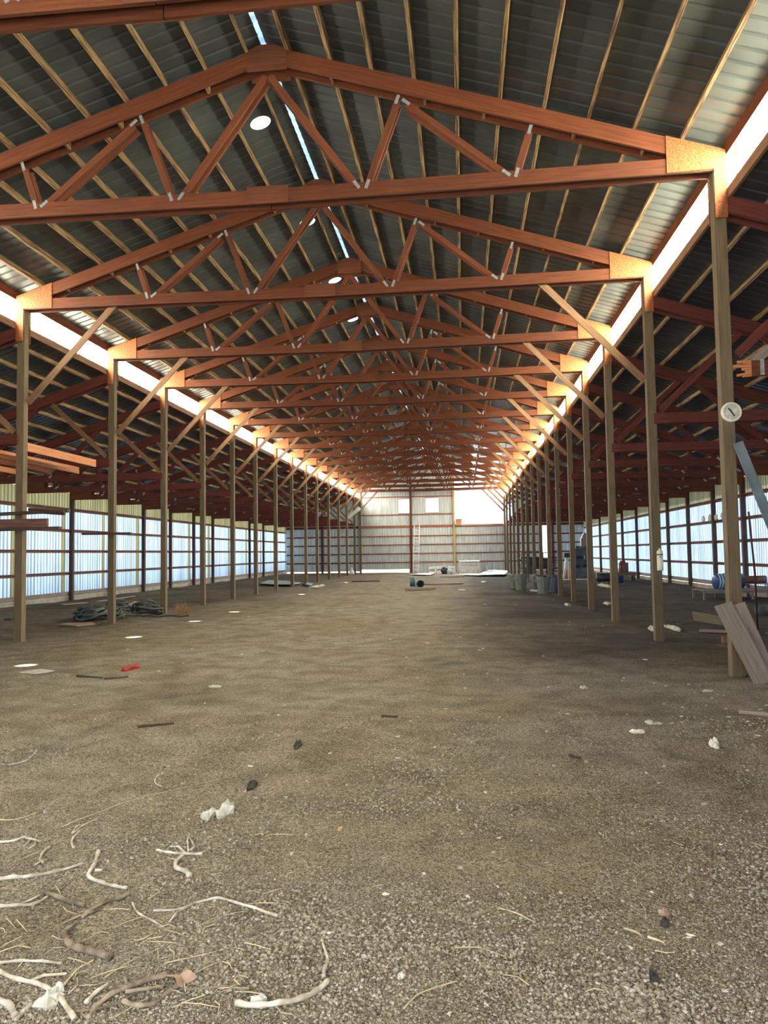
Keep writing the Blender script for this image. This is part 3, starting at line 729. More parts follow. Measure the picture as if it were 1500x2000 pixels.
wbox('appliance', 838, 850, 1107, 1120, 58.5, .5, 'white', 'leftmost small white cabinet by the end wall', 'cabinet', 'galv')
wbox('appliance', 852, 865, 1106, 1120, 58.2, .5, 'white', 'white cabinet behind the black bag at the end wall', 'cabinet', 'galv')
wbox('appliance', 875, 889, 1106, 1121, 57.6, .5, 'white', 'white cabinet in front of the yellowish end wall post', 'cabinet', 'greymetal')
m = MB(); m.blob((0, 0, .24), (.24, .2, .26), .3, 3, 3); o = m.build('trash_bag', 'black', smooth=True); c = atY(867.5, 1120, 57); o.location = (c.x, 57, 0); tag(o, 'black bag slumped among the white cabinets', 'bag')
m = MB(); m.blob((0, 0, .16), (.2, .18, .18), .35, 6, 3); o = m.build('trash_bag', 'paleblue', smooth=True); c = atY(879, 1121, 56.6); o.location = (c.x, 56.6, 0); tag(o, 'pale blue bag right of the black bag', 'bag')
# white shell with slots
Y = 57.5; a, b = atY(897, 1121, Y), atY(937, 1095, Y); root = empty('white_shell', (a.x, Y, 0), 'large white boxy shell with dark slots along its upper front', 'shell'); W = b.x-a.x; H = b.z
m = MB(); m.box(0, W, 0, .04, 0, H*.58); m.box(0, W, 0, .04, H*.92, H); m.box(0, .06, 0, .04, H*.58, H*.92); m.box(W-.06, W, 0, .04, H*.58, H*.92); m.box(0, .04, .04, 1.3, 0, H); m.box(W-.04, W, .04, 1.3, 0, H); m.box(.04, W-.04, .04, 1.3, H-.04, H); m.build('body', 'white', root)
m = MB()
for k in range(6): x = .12+k*(W-.24)/5.; m.box(x-.02, x+.02, 0, .03, H*.58, H*.92)
m.box(.06, W-.06, .005, .03, H*.74, H*.78); m.build('slats', 'white', root)
m = MB(); m.prism([(W+.05, .02), (W+.62, .02), (W+.55, H*.7), (W+.5, H*.7), (W+.55, .1), (W+.1, .1), (W+.12, H*.82), (W+.07, H*.82)], .1, .5); m.build('side_frame', 'white', root)
# sheets on the ground before the end wall
for k, (pp, mt_) in enumerate((([(885, 1125), (905, 1122.5), (945, 1123), (940, 1126)], 'paper'), ([(930, 1127), (950, 1121), (990, 1122), (985, 1127)], 'endwall'), ([(948, 1119), (965, 1116), (990, 1117), (992, 1120)], 'endwall'), ([(800, 1124), (820, 1121), (850, 1122), (840, 1125)], 'paper'))):
    flat('scrap_sheet', [G(*p)[:] for p in pp], mt_, ['crumpled pale sheet in front of the white shell', 'metal sheet on the ground right of the white shell', 'farther metal sheet at the foot of the end wall', 'pale sheet on the ground by the ladder foot'][k], 'sheet', .02, .04, .12, k+4, 'scrap sheets at the end wall')
c = G(683, 1127); m = MB(); m.lathe([(.22, 0), (.05, .5), (0, .62)], n=16); o = m.build('white_cone', 'white'); c = atY(687, 1118, 60.5); o.location = (c.x, 60.5, .0); tag(o, 'small white cone shape beside the last left posts', 'cone')

# ------------------------------------------------------------------ garbage cans
def can_mesh(mt_):
    m = MB(); pr = [(0, .0), (.20, 0), (.205, .02)]+[(.205+.055*i/8, .02+.6*i/8) for i in range(9)]+[(.272, .63), (.275, .65), (.262, .65), (.25, .60), (.2, .05), (0, .05)]
    m.lathe(pr, n=32)
    for k in range(16):   # vertical flutes
        a = k*math.pi/8; p = Vector((.214*math.cos(a), .214*math.sin(a), .06)); q = Vector((.258*math.cos(a), .258*math.sin(a), .56)); m.tube([p, q], .008, 5)
    return m
for k, (u, v, mt_, lb, sc) in enumerate(((1004, 1150, 'can', 'pale fluted trash can, farthest left of the group', .92), (1018, 1153, 'can', 'pale fluted trash can at the front left of the group', 1.), (1047, 1150, 'can', 'pale trash can in the middle beside the wire basket', .95), (1063, 1160, 'can', 'nearest pale trash can, left of the dark one', 1.), (1084, 1157, 'bluecan', 'dark blue-grey trash can at the right end', 1.))):
    c = G(u, v); root = empty('trash_can', (c.x, c.y+.25, zg(c.x, c.y)), lb, 'trash can', 'trash cans by the right post row'); root.scale = (sc, sc, sc)
    can_mesh(mt_).build('body', mt_, root)
    for s_ in (-1, 1):
        m = MB(); m.tube([(s_*.262, -.06, .5), (s_*.31, -.05, .47), (s_*.31, .05, .47), (s_*.262, .06, .5)], .008, 6); m.build('handle', 'galv', root)
    m = MB(); m.blob((0, 0, .60), (.2, .2, .07), .5, k, 2); m.build('rubbish', ['dark_board', 'greymetal', 'paper', 'black', 'black'][k], root)
c = G(1034, 1151); root = empty('wire_basket', (c.x, c.y, 0), 'small wire basket standing between two trash cans', 'basket')
m = MB()
for z in (.02, .15, .3, .42): 
    m.tube([(-.17, -.14, z), (.17, -.14, z), (.17, .14, z), (-.17, .14, z), (-.17, -.14, z)], .006, 5)
for k in range(7):
    for yy in (-.14, .14): m.tube([(-.17+k*.0567, yy, .02), (-.17+k*.0567, yy, .42)], .004, 4)
m.build('wires', 'galv', root)

# dark cage trailer behind the cans
Y = 50.; a, b = atY(1019, 1118, Y), atY(1089, 1079, Y); W = b.x-a.x; H = b.z
root = empty('cage_trailer', (a.x, Y, 0), 'dark cage-sided trailer standing before the narrow bright doorway', 'trailer')
m = MB(); m.box(0, W, 0, 1.4, .45, .55); m.build('bed', 'black', root)
m = MB()
for z in (.85, 1.15, H-.3, H): m.tube([(0, 0, z), (W, 0, z), (W, 1.4, z), (0, 1.4, z), (0, 0, z)], .025, 6)
for k in range(6):
    for yy in (0, 1.4): m.tube([(k*W/5, yy, .5), (k*W/5, yy, H)], .022, 6)
m.build('cage', 'black', root)
m = MB(); m.box(W*.13, W*.52, -.02, .01, .5, H-.32); m.box(W*.55, W*.84, -.02, .01, .5, H-.34); m.build('side_panel', 'black', root)
for x in (.5, W-.5):
    m = MB(); m.lathe([(.0, -.08), (.2, -.08), (.28, -.06), (.3, 0), (.28, .06), (.2, .08), (0, .08)], n=24); o = m.build('wheel', 'darkrubber', root); o.rotation_euler = (math.pi/2, 0, 0); o.location = (x, -.02, .3)
# storage shelf / tool cabinet
Y = 44.; a, b = atY(1125, 1127, Y), atY(1150, 1070, Y); W = b.x-a.x; H = b.z
root = empty('tool_cabinet', (a.x, Y, 0), 'grey open shelving cabinet with clutter near the right aisle end', 'cabinet')
m = MB(); m.box(0, W, .45, .5, 0, H); m.box(0, .04, 0, .45, 0, H); m.box(W-.04, W, 0, .45, 0, H); m.build('casing', 'greymetal', root)
for z in (.03, H*.35, H*.62, H-.03): m = MB(); m.box(.04, W-.04, 0, .45, z, z+.03); m.build('shelf', 'greymetal', root)
m = MB(); m.box(.04, W-.04, .0, .02, .06, H*.33); m.build('door_panel', 'greymetal', root)
rr = random.Random(11)
for z, n in ((H*.35+.03, 5), (H*.62+.03, 6), (H, 6)):
    for k in range(n):
        x = a.x+.12+k*(W-.24)/(n-1); h = rr.uniform(.12, .26) if z < H else rr.uniform(.1, .2); m = MB(); m.lathe([(0, 0), (.05, 0), (.05, h*.65), (.02, h*.8), (.02, h), (0, h)], n=10)
        o = m.build('bottle', rr.choice(['black', 'teal', 'paper', 'brownbox']), smooth=False); o.location = (x, Y+.2+rr.uniform(-.08, .08), z+.001)
        tag(o, 'small bottle or can among the clutter on the grey shelving cabinet', 'bottle', 'containers on the grey shelving cabinet')
a, b = atY(1134, 1066, 45.5), atY(1149, 1040, 45.5)
root = empty('olive_hopper', ((a.x+b.x)/2, 45.2, a.z-1.55), 'tall olive metal hopper standing behind the shelving cabinet', 'hopper'); root.location.z = 0
W = (b.x-a.x)/2; m = MB(); m.prism([(-W, 1.6), (W, 1.6), (W, b.z*.97), (-W*.2, b.z), (-W, b.z*.85)], 0, .5); m.build('bin', 'olive', root)
for sx in (-1, 1):
    for sy in (.05, .45): m = MB(); m.box(sx*W-.03*(sx+1), sx*W+.03*(1-sx), sy-.03, sy+.03, 0, 1.6, 'z'); m.build('leg', 'olive', root)
# white leaning tube with black head, bench
a, b = atY(1101, 1119, 42), atY(1107, 1088, 42)
root = empty('grain_auger', (a.x, 42, 0), 'white leaning tube with a black head in the right aisle', 'auger')
m = MB(); m.tube([(0, 0, .12), (b.x-a.x+.05, .3, b.z)], .09, 14); m.build('tube', 'white', root, smooth=True)
m = MB(); m.box(b.x-a.x-.1, b.x-a.x+.35, .2, .5, b.z-.02, b.z+.22); m.build('head', 'black', root)
m = MB(); m.tube([(b.x-a.x+.1, .35, b.z), (.45, .4, .02)], .03, 8); m.build('stand_leg', 'white', root)
m = MB(); m.tube([(-.05, .0, .03), (1.6, -.1, .03), (1.6, .5, .03), (-.05, .5, .03), (-.05, 0, .03)], .03, 8); m.build('base_frame', 'white', root)
a = atY(1113, 1118, 43.5); m = MB(); m.box(0, .38, 0, .5, 0, .85); m.box(.03, .35, -.01, 0, .1, .75); o = m.build('wooden_crate', 'fresh'); o.location = (a.x-.05, 43.5, 0); tag(o, 'upright orange wooden crate behind the white tube', 'crate')
# black tank
Y = 36.5; a, b = atY(1165, 1142, Y), atY(1192, 1122, Y); root = empty('black_tank', ((a.x+b.x)/2, Y, 0), 'low black tank on legs between the fifth and fourth right posts', 'tank'); W = (b.x-a.x)/2
m = MB(); m.tube([(-W, 0, .33), (-W*.9, 0, .33), (W*.9, 0, .33), (W, 0, .33)], [.14, .2, .2, .14], 20); m.build('body', 'black', root, smooth=True)
for s_ in (-1, 1): m = MB(); m.box(s_*W*.6-.03, s_*W*.6+.03, -.15, .15, 0, .16); m.build('leg', 'black', root)
m = MB(); m.box(-W, W*.9, -.1, .25, .535, .56); m.build('lid_board', 'paper', root)
# brown bench with things
Y = 39.5; a, b = atY(1207, 1137, Y), atY(1231, 1118, Y); W = b.x-a.x; H = b.z
root = empty('work_bench', (a.x, Y, 0), 'low brown bench against the right wall, seen past the third right post', 'bench')
m = MB(); m.box(-.1, W+.3, 0, .6, H-.16, H, 'x'); m.build('top', 'brace', root)
for x in (0, W+.2):
    for y in (.05, .55): m = MB(); m.box(x-.04, x+.04, y-.04, y+.04, 0, H-.16, 'z'); m.build('leg', 'dark_board', root)
m = MB(); m.box(0, .42, 0, .3, 0, .5); m.box(.05, .3, .05, .25, .5, .6); o = m.build('rusty_box', 'brownbox'); o.location = (a.x+.15, Y+.15, H+.001); tag(o, 'rust-brown metal box on the low brown bench', 'box')
m = MB(); m.lathe([(0, 0), (.09, 0), (.09, .16), (.05, .2), (0, .2)], n=14); o = m.build('jug', 'cream', smooth=True); o.location = (a.x+.02, Y+.12, H+.001); tag(o, 'small pale jug on the left end of the brown bench', 'jug')
c = G(1213, 1139); m = MB(); m.lathe([(0, 0), (.13, 0), (.16, .34), (.165, .36), (.15, .35), (.12, .02), (0, .02)], n=20); o = m.build('bucket', 'blue', smooth=True); o.location = (c.x, c.y+.15, 0); tag(o, 'dark blue bucket on the ground before the brown bench', 'bucket')
# pale bags on the right wall girt
for k, u in enumerate((1312, 1322, 1331, 1340)):
    Y = 31.3+(-.75*k)+.6; m = MB(); m.blob((0, 0, .1), (.05, .17, .13), .3, k+20, 2); o = m.build('bag', 'cream', smooth=True); o.location = (AW-.03, Y, 2.73); tag(o, f'pale bundle on the upper girt of the right wall, {ORD[k]} from the far end', 'bundle', 'pale bundles on the right wall')

# ------------------------------------------------------------------ barrel on pallet, right
Y = 24.5; a = atY(1376, 1180, Y); zt = atY(1400, 1173, Y).z
root = empty('pallet', (atY(1374, 1180, Y).x, Y, 0), 'long pale pallet platform on short legs under the blue barrel', 'pallet')
zt = .28
for k in range(4): m = MB(); m.box(0, 2.6, k*.32, k*.32+.22, zt, zt+.03, 'x'); m.build('deck_board', 'grey_board', root)
for x in (.05, .75, 1.5, 2.4):
    for yy in (.04, 1.14): m = MB(); m.box(x-.03, x+.03, yy-.03, yy+.03, 0, zt, 'z'); m.build('leg', 'grey_board', root)
for yy in (.04, 1.14): m = MB(); m.box(0, 2.6, yy-.02, yy+.02, zt-.06, zt, 'x'); m.build('stringer', 'grey_board', root)
a = atY(1398, 1154, 24.8)
root = empty('barrel', (a.x, 24.9, zt+.03+.26), 'dark blue barrel with pale bands lying on the pallet', 'barrel'); root.rotation_euler = (0, math.pi/2, .12)
m = MB(); m.lathe([(0, 0), (.20, 0), (.235, .02), (.24, .05), (.24, .28), (.262, .32), (.24, .36), (.25, .6), (.262, .64), (.24, .68), (.24, .88), (.2, .9), (0, .9)], n=32); m.build('body', 'blue', root, smooth=True)
for z in (.06, .15, .24):
    m = MB(); m.lathe([(.243, z), (.247, z+.01), (.247, z+.045), (.243, z+.055)], n=32); m.build('band', 'paleblue', root)
o = MB(); 
m = MB(); m.tube([(0, 0, 0), (.0, 2.2, 0)], .13, 18); m.build; o = m.build('drain_pipe', 'darkrubber', smooth=True); c = G(1490, 1205); o.location = (c.x-.1, c.y, .15); o.rotation_euler = (0, 0, -1.2); tag(o, 'black pipe lying on the dirt behind the leaning boards at the right edge', 'pipe')
a, b = G(1480, 1232), atY(1462, 1000, 14.2); m = MB(); m.tube([(a.x, a.y, .0), ((a.x+b.x)/2+.03, (a.y+14.2)/2, b.z/2), (b.x, 14.2, b.z)], .02, 8); tg(m.build('thin_pole', 'dark_board', smooth=True), 'thin dark pole leaning behind the nearest right post', 'pole')
m = MB(); m.tube([(0, 0, 0), (1.4, .3, 0)], .12, 18, True); o = m.build('log_pipe', 'brownbox', smooth=True); c = atY(1455, 1162, 26); o.location = (c.x, 26, .577); tag(o, 'rusty pipe stacked on the pallet behind the nearest right post', 'pipe')
m = MB(); m.box(0, 1.6, 0, .5, 0, .03); m.box(.1, .16, .05, .45, -.42, 0); m.box(1.4, 1.46, .05, .45, -.42, 0); o = m.build('low_table', 'grey_board'); o.location = (c.x-.1, 25.8, .425); tag(o, 'low table holding the rusty pipe at the right edge', 'table')

# ------------------------------------------------------------------ litter on the ground
def tubepath(name, px, r0, r1, mt_, lb, cat='root', forks=(), group=None, lift=0.):
    def P(u, v): g_ = G(u, v); return Vector((g_.x, g_.y, zg(g_.x, g_.y)))
    pts = [P(*p) for p in px]; dense = []
    for i in range(len(pts)-1):
        for k in range(4):
            t = k/4; a0 = pts[max(i-1, 0)]; a1 = pts[i]; a2 = pts[i+1]; a3 = pts[min(i+2, len(pts)-1)]
            dense.append(.5*((2*a1)+(a2-a0)*t+(2*a0-5*a1+4*a2-a3)*t*t+(3*a1-a0-3*a2+a3)*t**3))
    dense.append(pts[-1]); N = len(dense)
    rad = [(r0+(r1-r0)*i/(N-1))*(1+.16*math.sin(i*1.7)) for i in range(N)]
    for i, p in enumerate(dense): p.z = zg(p.x, p.y)+rad[i]*.75+.003+lift*math.sin(math.pi*i/(N-1))
    m = MB(); m.tube(dense, rad, 8)
    for fk in forks:
        q = [P(*p) for p in fk]; rr0 = min(r0, r1)*.75+.0015
        for i, p in enumerate(q): p.z += rr0+.004
        m.tube(q, [rr0*(1-.5*i/len(q)) for i in range(len(q))], 6)
    o = m.build(name, mt_, smooth=True); return tg(o, lb, cat, *([group] if group else []))
BR = [
 ([(-20, 1730), (20, 1723), (60, 1722), (110, 1712), (160, 1697)], .012, .007, 'twig', 'long pale root pointing right from the left edge', []),
 ([(192, 1672), (186, 1695), (172, 1722), (200, 1736), (225, 1742), (248, 1746)], .010, .008, 'twig', 'bent pale root shaped like a hook left of centre', [[(186, 1712), (200, 1711)]]),
 ([(80, 1754), (110, 1764), (140, 1775), (165, 1781)], .010, .011, 'twigbrown', 'short straight brown root among the pale ones', []),
 ([(-10, 1782), (30, 1779), (65, 1778), (92, 1764)], .009, .006, 'twig', 'whitish root at the left edge below the long one', [[(40, 1778), (60, 1770), (85, 1758)]]),
 ([(-10, 1652), (25, 1650), (48, 1643), (78, 1652)], .008, .006, 'twig', 'branching white root at the upper left edge', [[(50, 1646), (66, 1649), (72, 1640)], [(70, 1652), (66, 1660), (56, 1666)], [(58, 1650), (46, 1662)]]),
 ([(97, 1663), (84, 1674), (78, 1688), (84, 1694)], .006, .007, 'twig', 'tiny curved root below the branching white one', [[(84, 1690), (66, 1700)]]),
 ([(305, 1667), (325, 1672), (345, 1675), (360, 1676), (395, 1677)], .007, .008, 'twig', 'forked pale root in front of the white wad', [[(360, 1674), (350, 1664), (332, 1662)], [(368, 1672), (366, 1650), (370, 1636)], [(372, 1670), (380, 1662), (368, 1640)]]),
 ([(357, 1680), (345, 1692), (344, 1706), (362, 1713), (370, 1722)], .008, .014, 'twig', 'short thick curled root just below the forked one', []),
 ([(252, 1757), (235, 1765), (205, 1775), (180, 1790), (160, 1804)], .012, .006, 'twigbrown', 'arched grey root with frayed fibres', [[(195, 1790), (160, 1800), (122, 1815)]]),
 ([(125, 1832), (133, 1852), (150, 1863), (175, 1870), (198, 1876), (216, 1884)], .012, .017, 'twigbrown', 'thickest brown curved root at lower left', [[(150, 1862), (156, 1845)], [(125, 1832), (140, 1822), (152, 1814)]]),
 ([(-20, 1893), (30, 1886), (80, 1887), (120, 1893)], .007, .005, 'twig', 'thin pale root arching in from the left edge, lower part', []),
 ([(-10, 1903), (30, 1920), (65, 1928), (88, 1938), (105, 1950), (122, 1968), (145, 2005)], .008, .010, 'twig', 'long root running down to the bottom edge through the white scrap', [[(62, 1926), (85, 1917), (130, 1915)]]),
 ([(-15, 1962), (15, 1972), (30, 1998)], .012, .012, 'twig', 'pale root stub in the bottom left corner', []),
 ([(62, 1972), (48, 1985), (30, 2005)], .008, .008, 'twig', 'short pale stick at the bottom edge near the corner', []),
 ([(168, 1974), (185, 1955), (210, 1935)], .009, .006, 'twig', 'short straight pale stick near the bottom edge', []),
 ([(325, 1922), (290, 1930), (250, 1945), (215, 1960), (185, 1985), (172, 2005)], .012, .008, 'twigbrown', 'long dark-tipped branch ending at the dry leaf', [[(250, 1944), (242, 1920)], [(245, 1955), (300, 1948), (320, 1944)]]),
 ([(145, 1990), (200, 1983), (235, 1973), (262, 1956)], .005, .004, 'twigbrown', 'thin wavy twig crossing the dark-tipped branch', []),
 ([(240, 1972), (265, 1980), (300, 1977), (330, 1955), (352, 1942)], .009, .007, 'twigbrown', 'grey curved branch under the dry leaf', []),
 ([(355, 1950), (400, 1946), (440, 1941), (480, 1948), (510, 1962)], .005, .004, 'twigbrown', 'long thin twig reaching right from the dry leaf', []),
 ([(460, 1974), (500, 1978), (545, 1972), (590, 1962), (620, 1948), (641, 1930)], .011, .010, 'twig', 'thick bleached root at the bottom centre', []),
 ([(628, 1845), (636, 1868), (640, 1885), (634, 1905), (632, 1922)], .005, .008, 'twig', 'slim root rising from the end of the bottom centre one', []),
 ([(300, 1787), (350, 1785), (380, 1774), (425, 1762), (460, 1770), (500, 1782), (542, 1797)], .005, .007, 'twig', 'long thin whitish twig at left of centre', [[(380, 1775), (345, 1792), (330, 1812)]]),
 ([(258, 1772), (270, 1792), (295, 1805), (320, 1820)], .005, .004, 'twig', 'thin brownish twig between the grey arch and the whitish one', []),
 ([(15, 1498), (45, 1492), (60, 1480), (70, 1467)], .006, .005, 'twig', 'small bent pale twig far left, upper foreground', []),
 ([(312, 1512), (303, 1524), (305, 1534), (318, 1540)], .005, .005, 'twig', 'little curled twig left of the black clods', []),
 ([(190, 1608), (160, 1622), (140, 1637), (150, 1622)], .004, .004, 'twig', 'thin pale twig above the hooked root', []),
 ([(155, 1632), (143, 1645), (140, 1655), (144, 1664)], .005, .007, 'twig', 'small hooked twig above the long pale root', []),
 ([(-5, 1607), (30, 1606), (70, 1595)], .005, .004, 'straw', 'thin tan twig at the left edge above the white root', []),
 ([(120, 1622), (200, 1593), (290, 1560), (430, 1523)], .003, .002, 'straw', 'very long straight straw crossing the upper left dirt', []),
 ([(1008, 1680), (1040, 1690), (1070, 1697), (1100, 1712), (1130, 1726)], .005, .004, 'twigbrown', 'slender brown twig right of centre', []),
 ([(1218, 1812), (1240, 1818), (1255, 1827)], .005, .006, 'straw', 'small tan stick in the lower right gravel', []),
 ([(1265, 1828), (1280, 1832), (1298, 1838)], .006, .004, 'straw', 'second small tan stick in the lower right gravel, right of the other', []),
 ([(788, 1978), (815, 1950), (850, 1935), (893, 1922)], .003, .003, 'straw', 'bent straw at the bottom centre', []),
 ([(1250, 1762), (1260, 1775), (1260, 1792)], .002, .002, 'straw', 'thin upright straw in the right foreground', []),
 ([(975, 1775), (1010, 1785), (1045, 1803)], .003, .003, 'straw', 'thin tan straw below the slender brown twig', []),
 ([(320, 1895), (380, 1880), (450, 1862)], .003, .002, 'straw', 'long straight straw above the dry leaf', []),
 ([(205, 1920), (250, 1890), (300, 1868)], .003, .002, 'straw', 'straw angled up beside the thickest root', []),
 ([(115, 1946), (150, 1905), (183, 1885)], .004, .003, 'straw', 'thin stalk between the corner roots and the thickest root', []),
]
for px, r0, r1, mt_, lb, fk in BR: tubepath('root' if mt_ != 'straw' else 'straw', px, r0, r1, mt_, lb, 'root' if mt_ != 'straw' else 'straw', fk)
# long thin sticks farther back
for px, lb in (([(150, 1322), (200, 1325)], 'dark thin stick left of the red scrap'), ([(203, 1327), (250, 1323)], 'dark thin stick right below the red scrap'), ([(745, 1403), (777, 1404)], 'short black stick mid foreground'), ([(1112, 1480), (1134, 1485)], 'thin dark stick in the right mid foreground'), ([(270, 1420), (340, 1414)], 'thin grey stick on the left mid ground')):
    tubepath('stick', px, .012, .01, 'dark_board', lb, 'stick')
# scraps
def scrap(name, u, v, wpx, hpx, mt_, lb, cat, seed, th=.02):
    rr = random.Random(seed); n = 11; pts = []
    c = G(u, v); sc = (G(u+10, v)-c).length/10; sy = (G(u, v-6)-G(u, v+6)).length/12
    m = MB(); ring = []
    for k in range(n):
        a = 2*math.pi*k/n; f = rr.uniform(.65, 1.15); ring.append((math.cos(a)*wpx/2*sc*f, math.sin(a)*hpx/2*sy*f, rr.uniform(.004, th)))
    ctr = (0, 0, th*1.1); mid_ = [(x*.55, y*.55, th*rr.uniform(.5, 1.6)) for x, y, z in ring]
    k0 = 0; m.v = ring+mid_+[ctr]; m.f = [(i, (i+1) % n, n+(i+1) % n, n+i) for i in range(n)]+[(n+i, n+(i+1) % n, 2*n) for i in range(n)]
    low = [(x*.9, y*.9, -.003) for x, y, z in ring]; b = len(m.v); m.v += low; m.f += [(i, b+i, b+(i+1) % n, (i+1) % n) for i in range(n)]+[tuple(b+i for i in range(n-1, -1, -1))]
    m.uv = [[(0, 0)]*len(f) for f in m.f]; m.mi = [0]*len(m.f)
    o = m.build(name, mt_); o.location = (c.x, c.y, zg(c.x, c.y)); return tag(o, lb, cat)
scrap('fleece_wad', 408, 1598, 30, 20, 'paper', 'off-white woolly wad on the left dirt, left lump', 'wad', 1, .035)
scrap('fleece_wad', 440, 1591, 32, 24, 'paper', 'off-white woolly wad on the left dirt, larger right lump', 'wad', 2, .05)
scrap('white_scrap', 1270, 1414, 18, 9, 'paper', 'bright white torn scrap on the right mid ground', 'scrap', 3)
scrap('white_scrap', 1284, 1417, 22, 4, 'paper', 'thin white tail beside the bright torn scrap', 'scrap', 33, .012)
scrap('white_scrap', 1395, 1462, 20, 9, 'stone', 'pale chunk low on the right edge ground', 'scrap', 4, .05)
scrap('bone', 1245, 1436, 30, 5, 'cream', 'small cream bone-like stick on the right ground', 'stick', 5)
scrap('white_scrap', 72, 1315, 66, 9, 'stone', 'pale torn sheet on the left ground below the nearest light spot', 'scrap', 6, .02)
scrap('white_scrap', 420, 1341, 28, 4, 'paper', 'thin pale strip on the left mid ground', 'scrap', 7)
scrap('red_scrap', 246, 1310, 18, 7, 'red', 'dark red plastic scrap on the left ground', 'scrap', 8, .05)
scrap('red_scrap', 265, 1306, 14, 6, 'red', 'brighter red flap beside the dark red scrap', 'scrap', 9, .05)
scrap('paper_sheet', 1276, 1232, 16, 8, 'paper', 'white sheet on the ground left of the second right post base', 'paper', 10, .05)
scrap('paper_sheet', 1313, 1229, 20, 11, 'paper', 'white sheet on the ground right of the second right post base', 'paper', 11, .06)
scrap('paper_sheet', 1183, 1146, 18, 8, 'paper', 'white paper in the right aisle near the black tank', 'paper', 12, .08)
scrap('paper_sheet', 1186, 1181, 12, 5, 'paper', 'white paper at the foot of the third right post', 'paper', 13, .05)
scrap('paper_sheet', 1108, 1182, 12, 5, 'paper', 'crumpled pale paper near the fifth right post', 'paper', 14, .05)
scrap('paper_sheet', 1046, 1154, 26, 4, 'paper', 'flat white strip on the ground before the wire basket', 'paper', 15, .02)
scrap('paper_sheet', 1383, 1349, 26, 3, 'paper', 'thin white strip on the dirt before the leaning boards', 'paper', 16, .015)
scrap('white_scrap', 1140, 1343, 16, 4, 'paper', 'small white scrap on the dirt in the centre right', 'scrap', 17, .02)
scrap('white_scrap', 903, 1153, 18, 3, 'paper', 'pale strip right of the grey plank mid nave', 'scrap', 18, .02)
scrap('white_scrap', 944, 1138, 12, 4, 'paper', 'pale lump mid nave before the metal sheets', 'scrap', 19, .06)
scrap('white_scrap', 622, 1146, 14, 5, 'paper', 'pale crumple by the tenth left post', 'scrap', 20, .08)
scrap('plastic_scrap', 95, 1963, 60, 34, 'paper', 'torn translucent white plastic in the bottom left corner', 'scrap', 21, .02)
scrap('plastic_scrap', 113, 1945, 24, 22, 'paper', 'bluish white plastic tip over the long corner root', 'scrap', 22, .02)
scrap('white_scrap', 782, 1913, 16, 14, 'paper', 'tiny white flake at the bottom centre gravel', 'scrap', 23, .01)
scrap('white_scrap', 505, 1966, 34, 18, 'paper', 'white fluff at the left end of the bottom centre root', 'scrap', 24, .02)
scrap('yellow_scrap', 664, 1621, 11, 8, 'yellowpaint', 'tiny yellow curl in the centre foreground', 'scrap', 25, .01)
scrap('black_clod', 583, 1457, 15, 13, 'char', 'black clod, farther of the two in the foreground', 'clod', 26, .035)
scrap('black_clod', 492, 1538, 17, 18, 'char', 'black clod, nearer of the two in the foreground', 'clod', 27, .03)
scrap('black_clod', 1277, 1908, 22, 22, 'char', 'black clod in the lower right gravel', 'clod', 28, .025)
scrap('black_clod', 1299, 1803, 20, 14, 'char', 'dark purple-black clod in the right gravel', 'clod', 29, .025)
scrap('bark_chip', 1298, 1785, 22, 10, 'leaf', 'pinkish chip above the dark purple-black clod', 'chip', 30, .02)
# dry leaf
c = G(352, 1932); m = MB(); rr = random.Random(2); n = 40; pts = []
for k in range(n): a = 2*math.pi*k/n; r_ = .038*(1+.32*math.cos(a*5)+.06*math.cos(a*13))*1.; pts.append((r_*math.cos(a)*1.25, r_*math.sin(a), .012+.018*math.sin(a*2)))
m.v = pts+[(0, 0, .02)]+[(x, y, z-.0015) for x, y, z in pts]+[(0, 0, .018)]
m.f = [(i, (i+1) % n, n) for i in range(n)]+[(n+1+(i+1) % n, n+1+i, 2*n+1) for i in range(n)]+[(i, n+1+i, n+1+(i+1) % n, (i+1) % n) for i in range(n)]
m.uv = [[(0, 0)]*len(f) for f in m.f]; m.mi = [0]*len(m.f); o = m.build('dry_leaf', 'leaf'); o.location = (c.x, c.y, zg(c.x, c.y)+.012); tag(o, 'curled pinkish dry leaf at the bottom left', 'leaf')
# straws and pale stones, scattered individually
rr = random.Random(21)
sm = []
for v in range(5):
    m = MB(); L_ = rr.uniform(.05, .16); b = rr.uniform(-.03, .03); m.tube([(-L_/2, 0, .003), (0, b, .006), (L_/2, 0, .003)], [.0022, .002, .0014], 5); sm.append(m.mesh('straw', 'straw'))
for k in range(90):
    if k < 62: u, v = rr.uniform(0, 560), 2000-abs(rr.gauss(0, 190))
    else: u, v = rr.uniform(0, 1500), rr.uniform(1450, 1990)
    if v < 1400: continue
    c = G(u, v); o = bpy.data.objects.new('straw', rr.choice(sm)); COL.objects.link(o); o.location = (c.x, c.y, zg(c.x, c.y)+.004); o.rotation_euler = (rr.uniform(-.08, .08), rr.uniform(-.08, .08), rr.uniform(0, 6.28))
    tag(o, 'short dry straw lying loose on the foreground dirt', 'straw', 'loose short straws')
pm_ = []
for v in range(5):
    m = MB(); m.blob((0, 0, .5), (1, .8, .6), .3, v+40, 2); pm_.append(m.mesh('pale_stone', 'stone'))
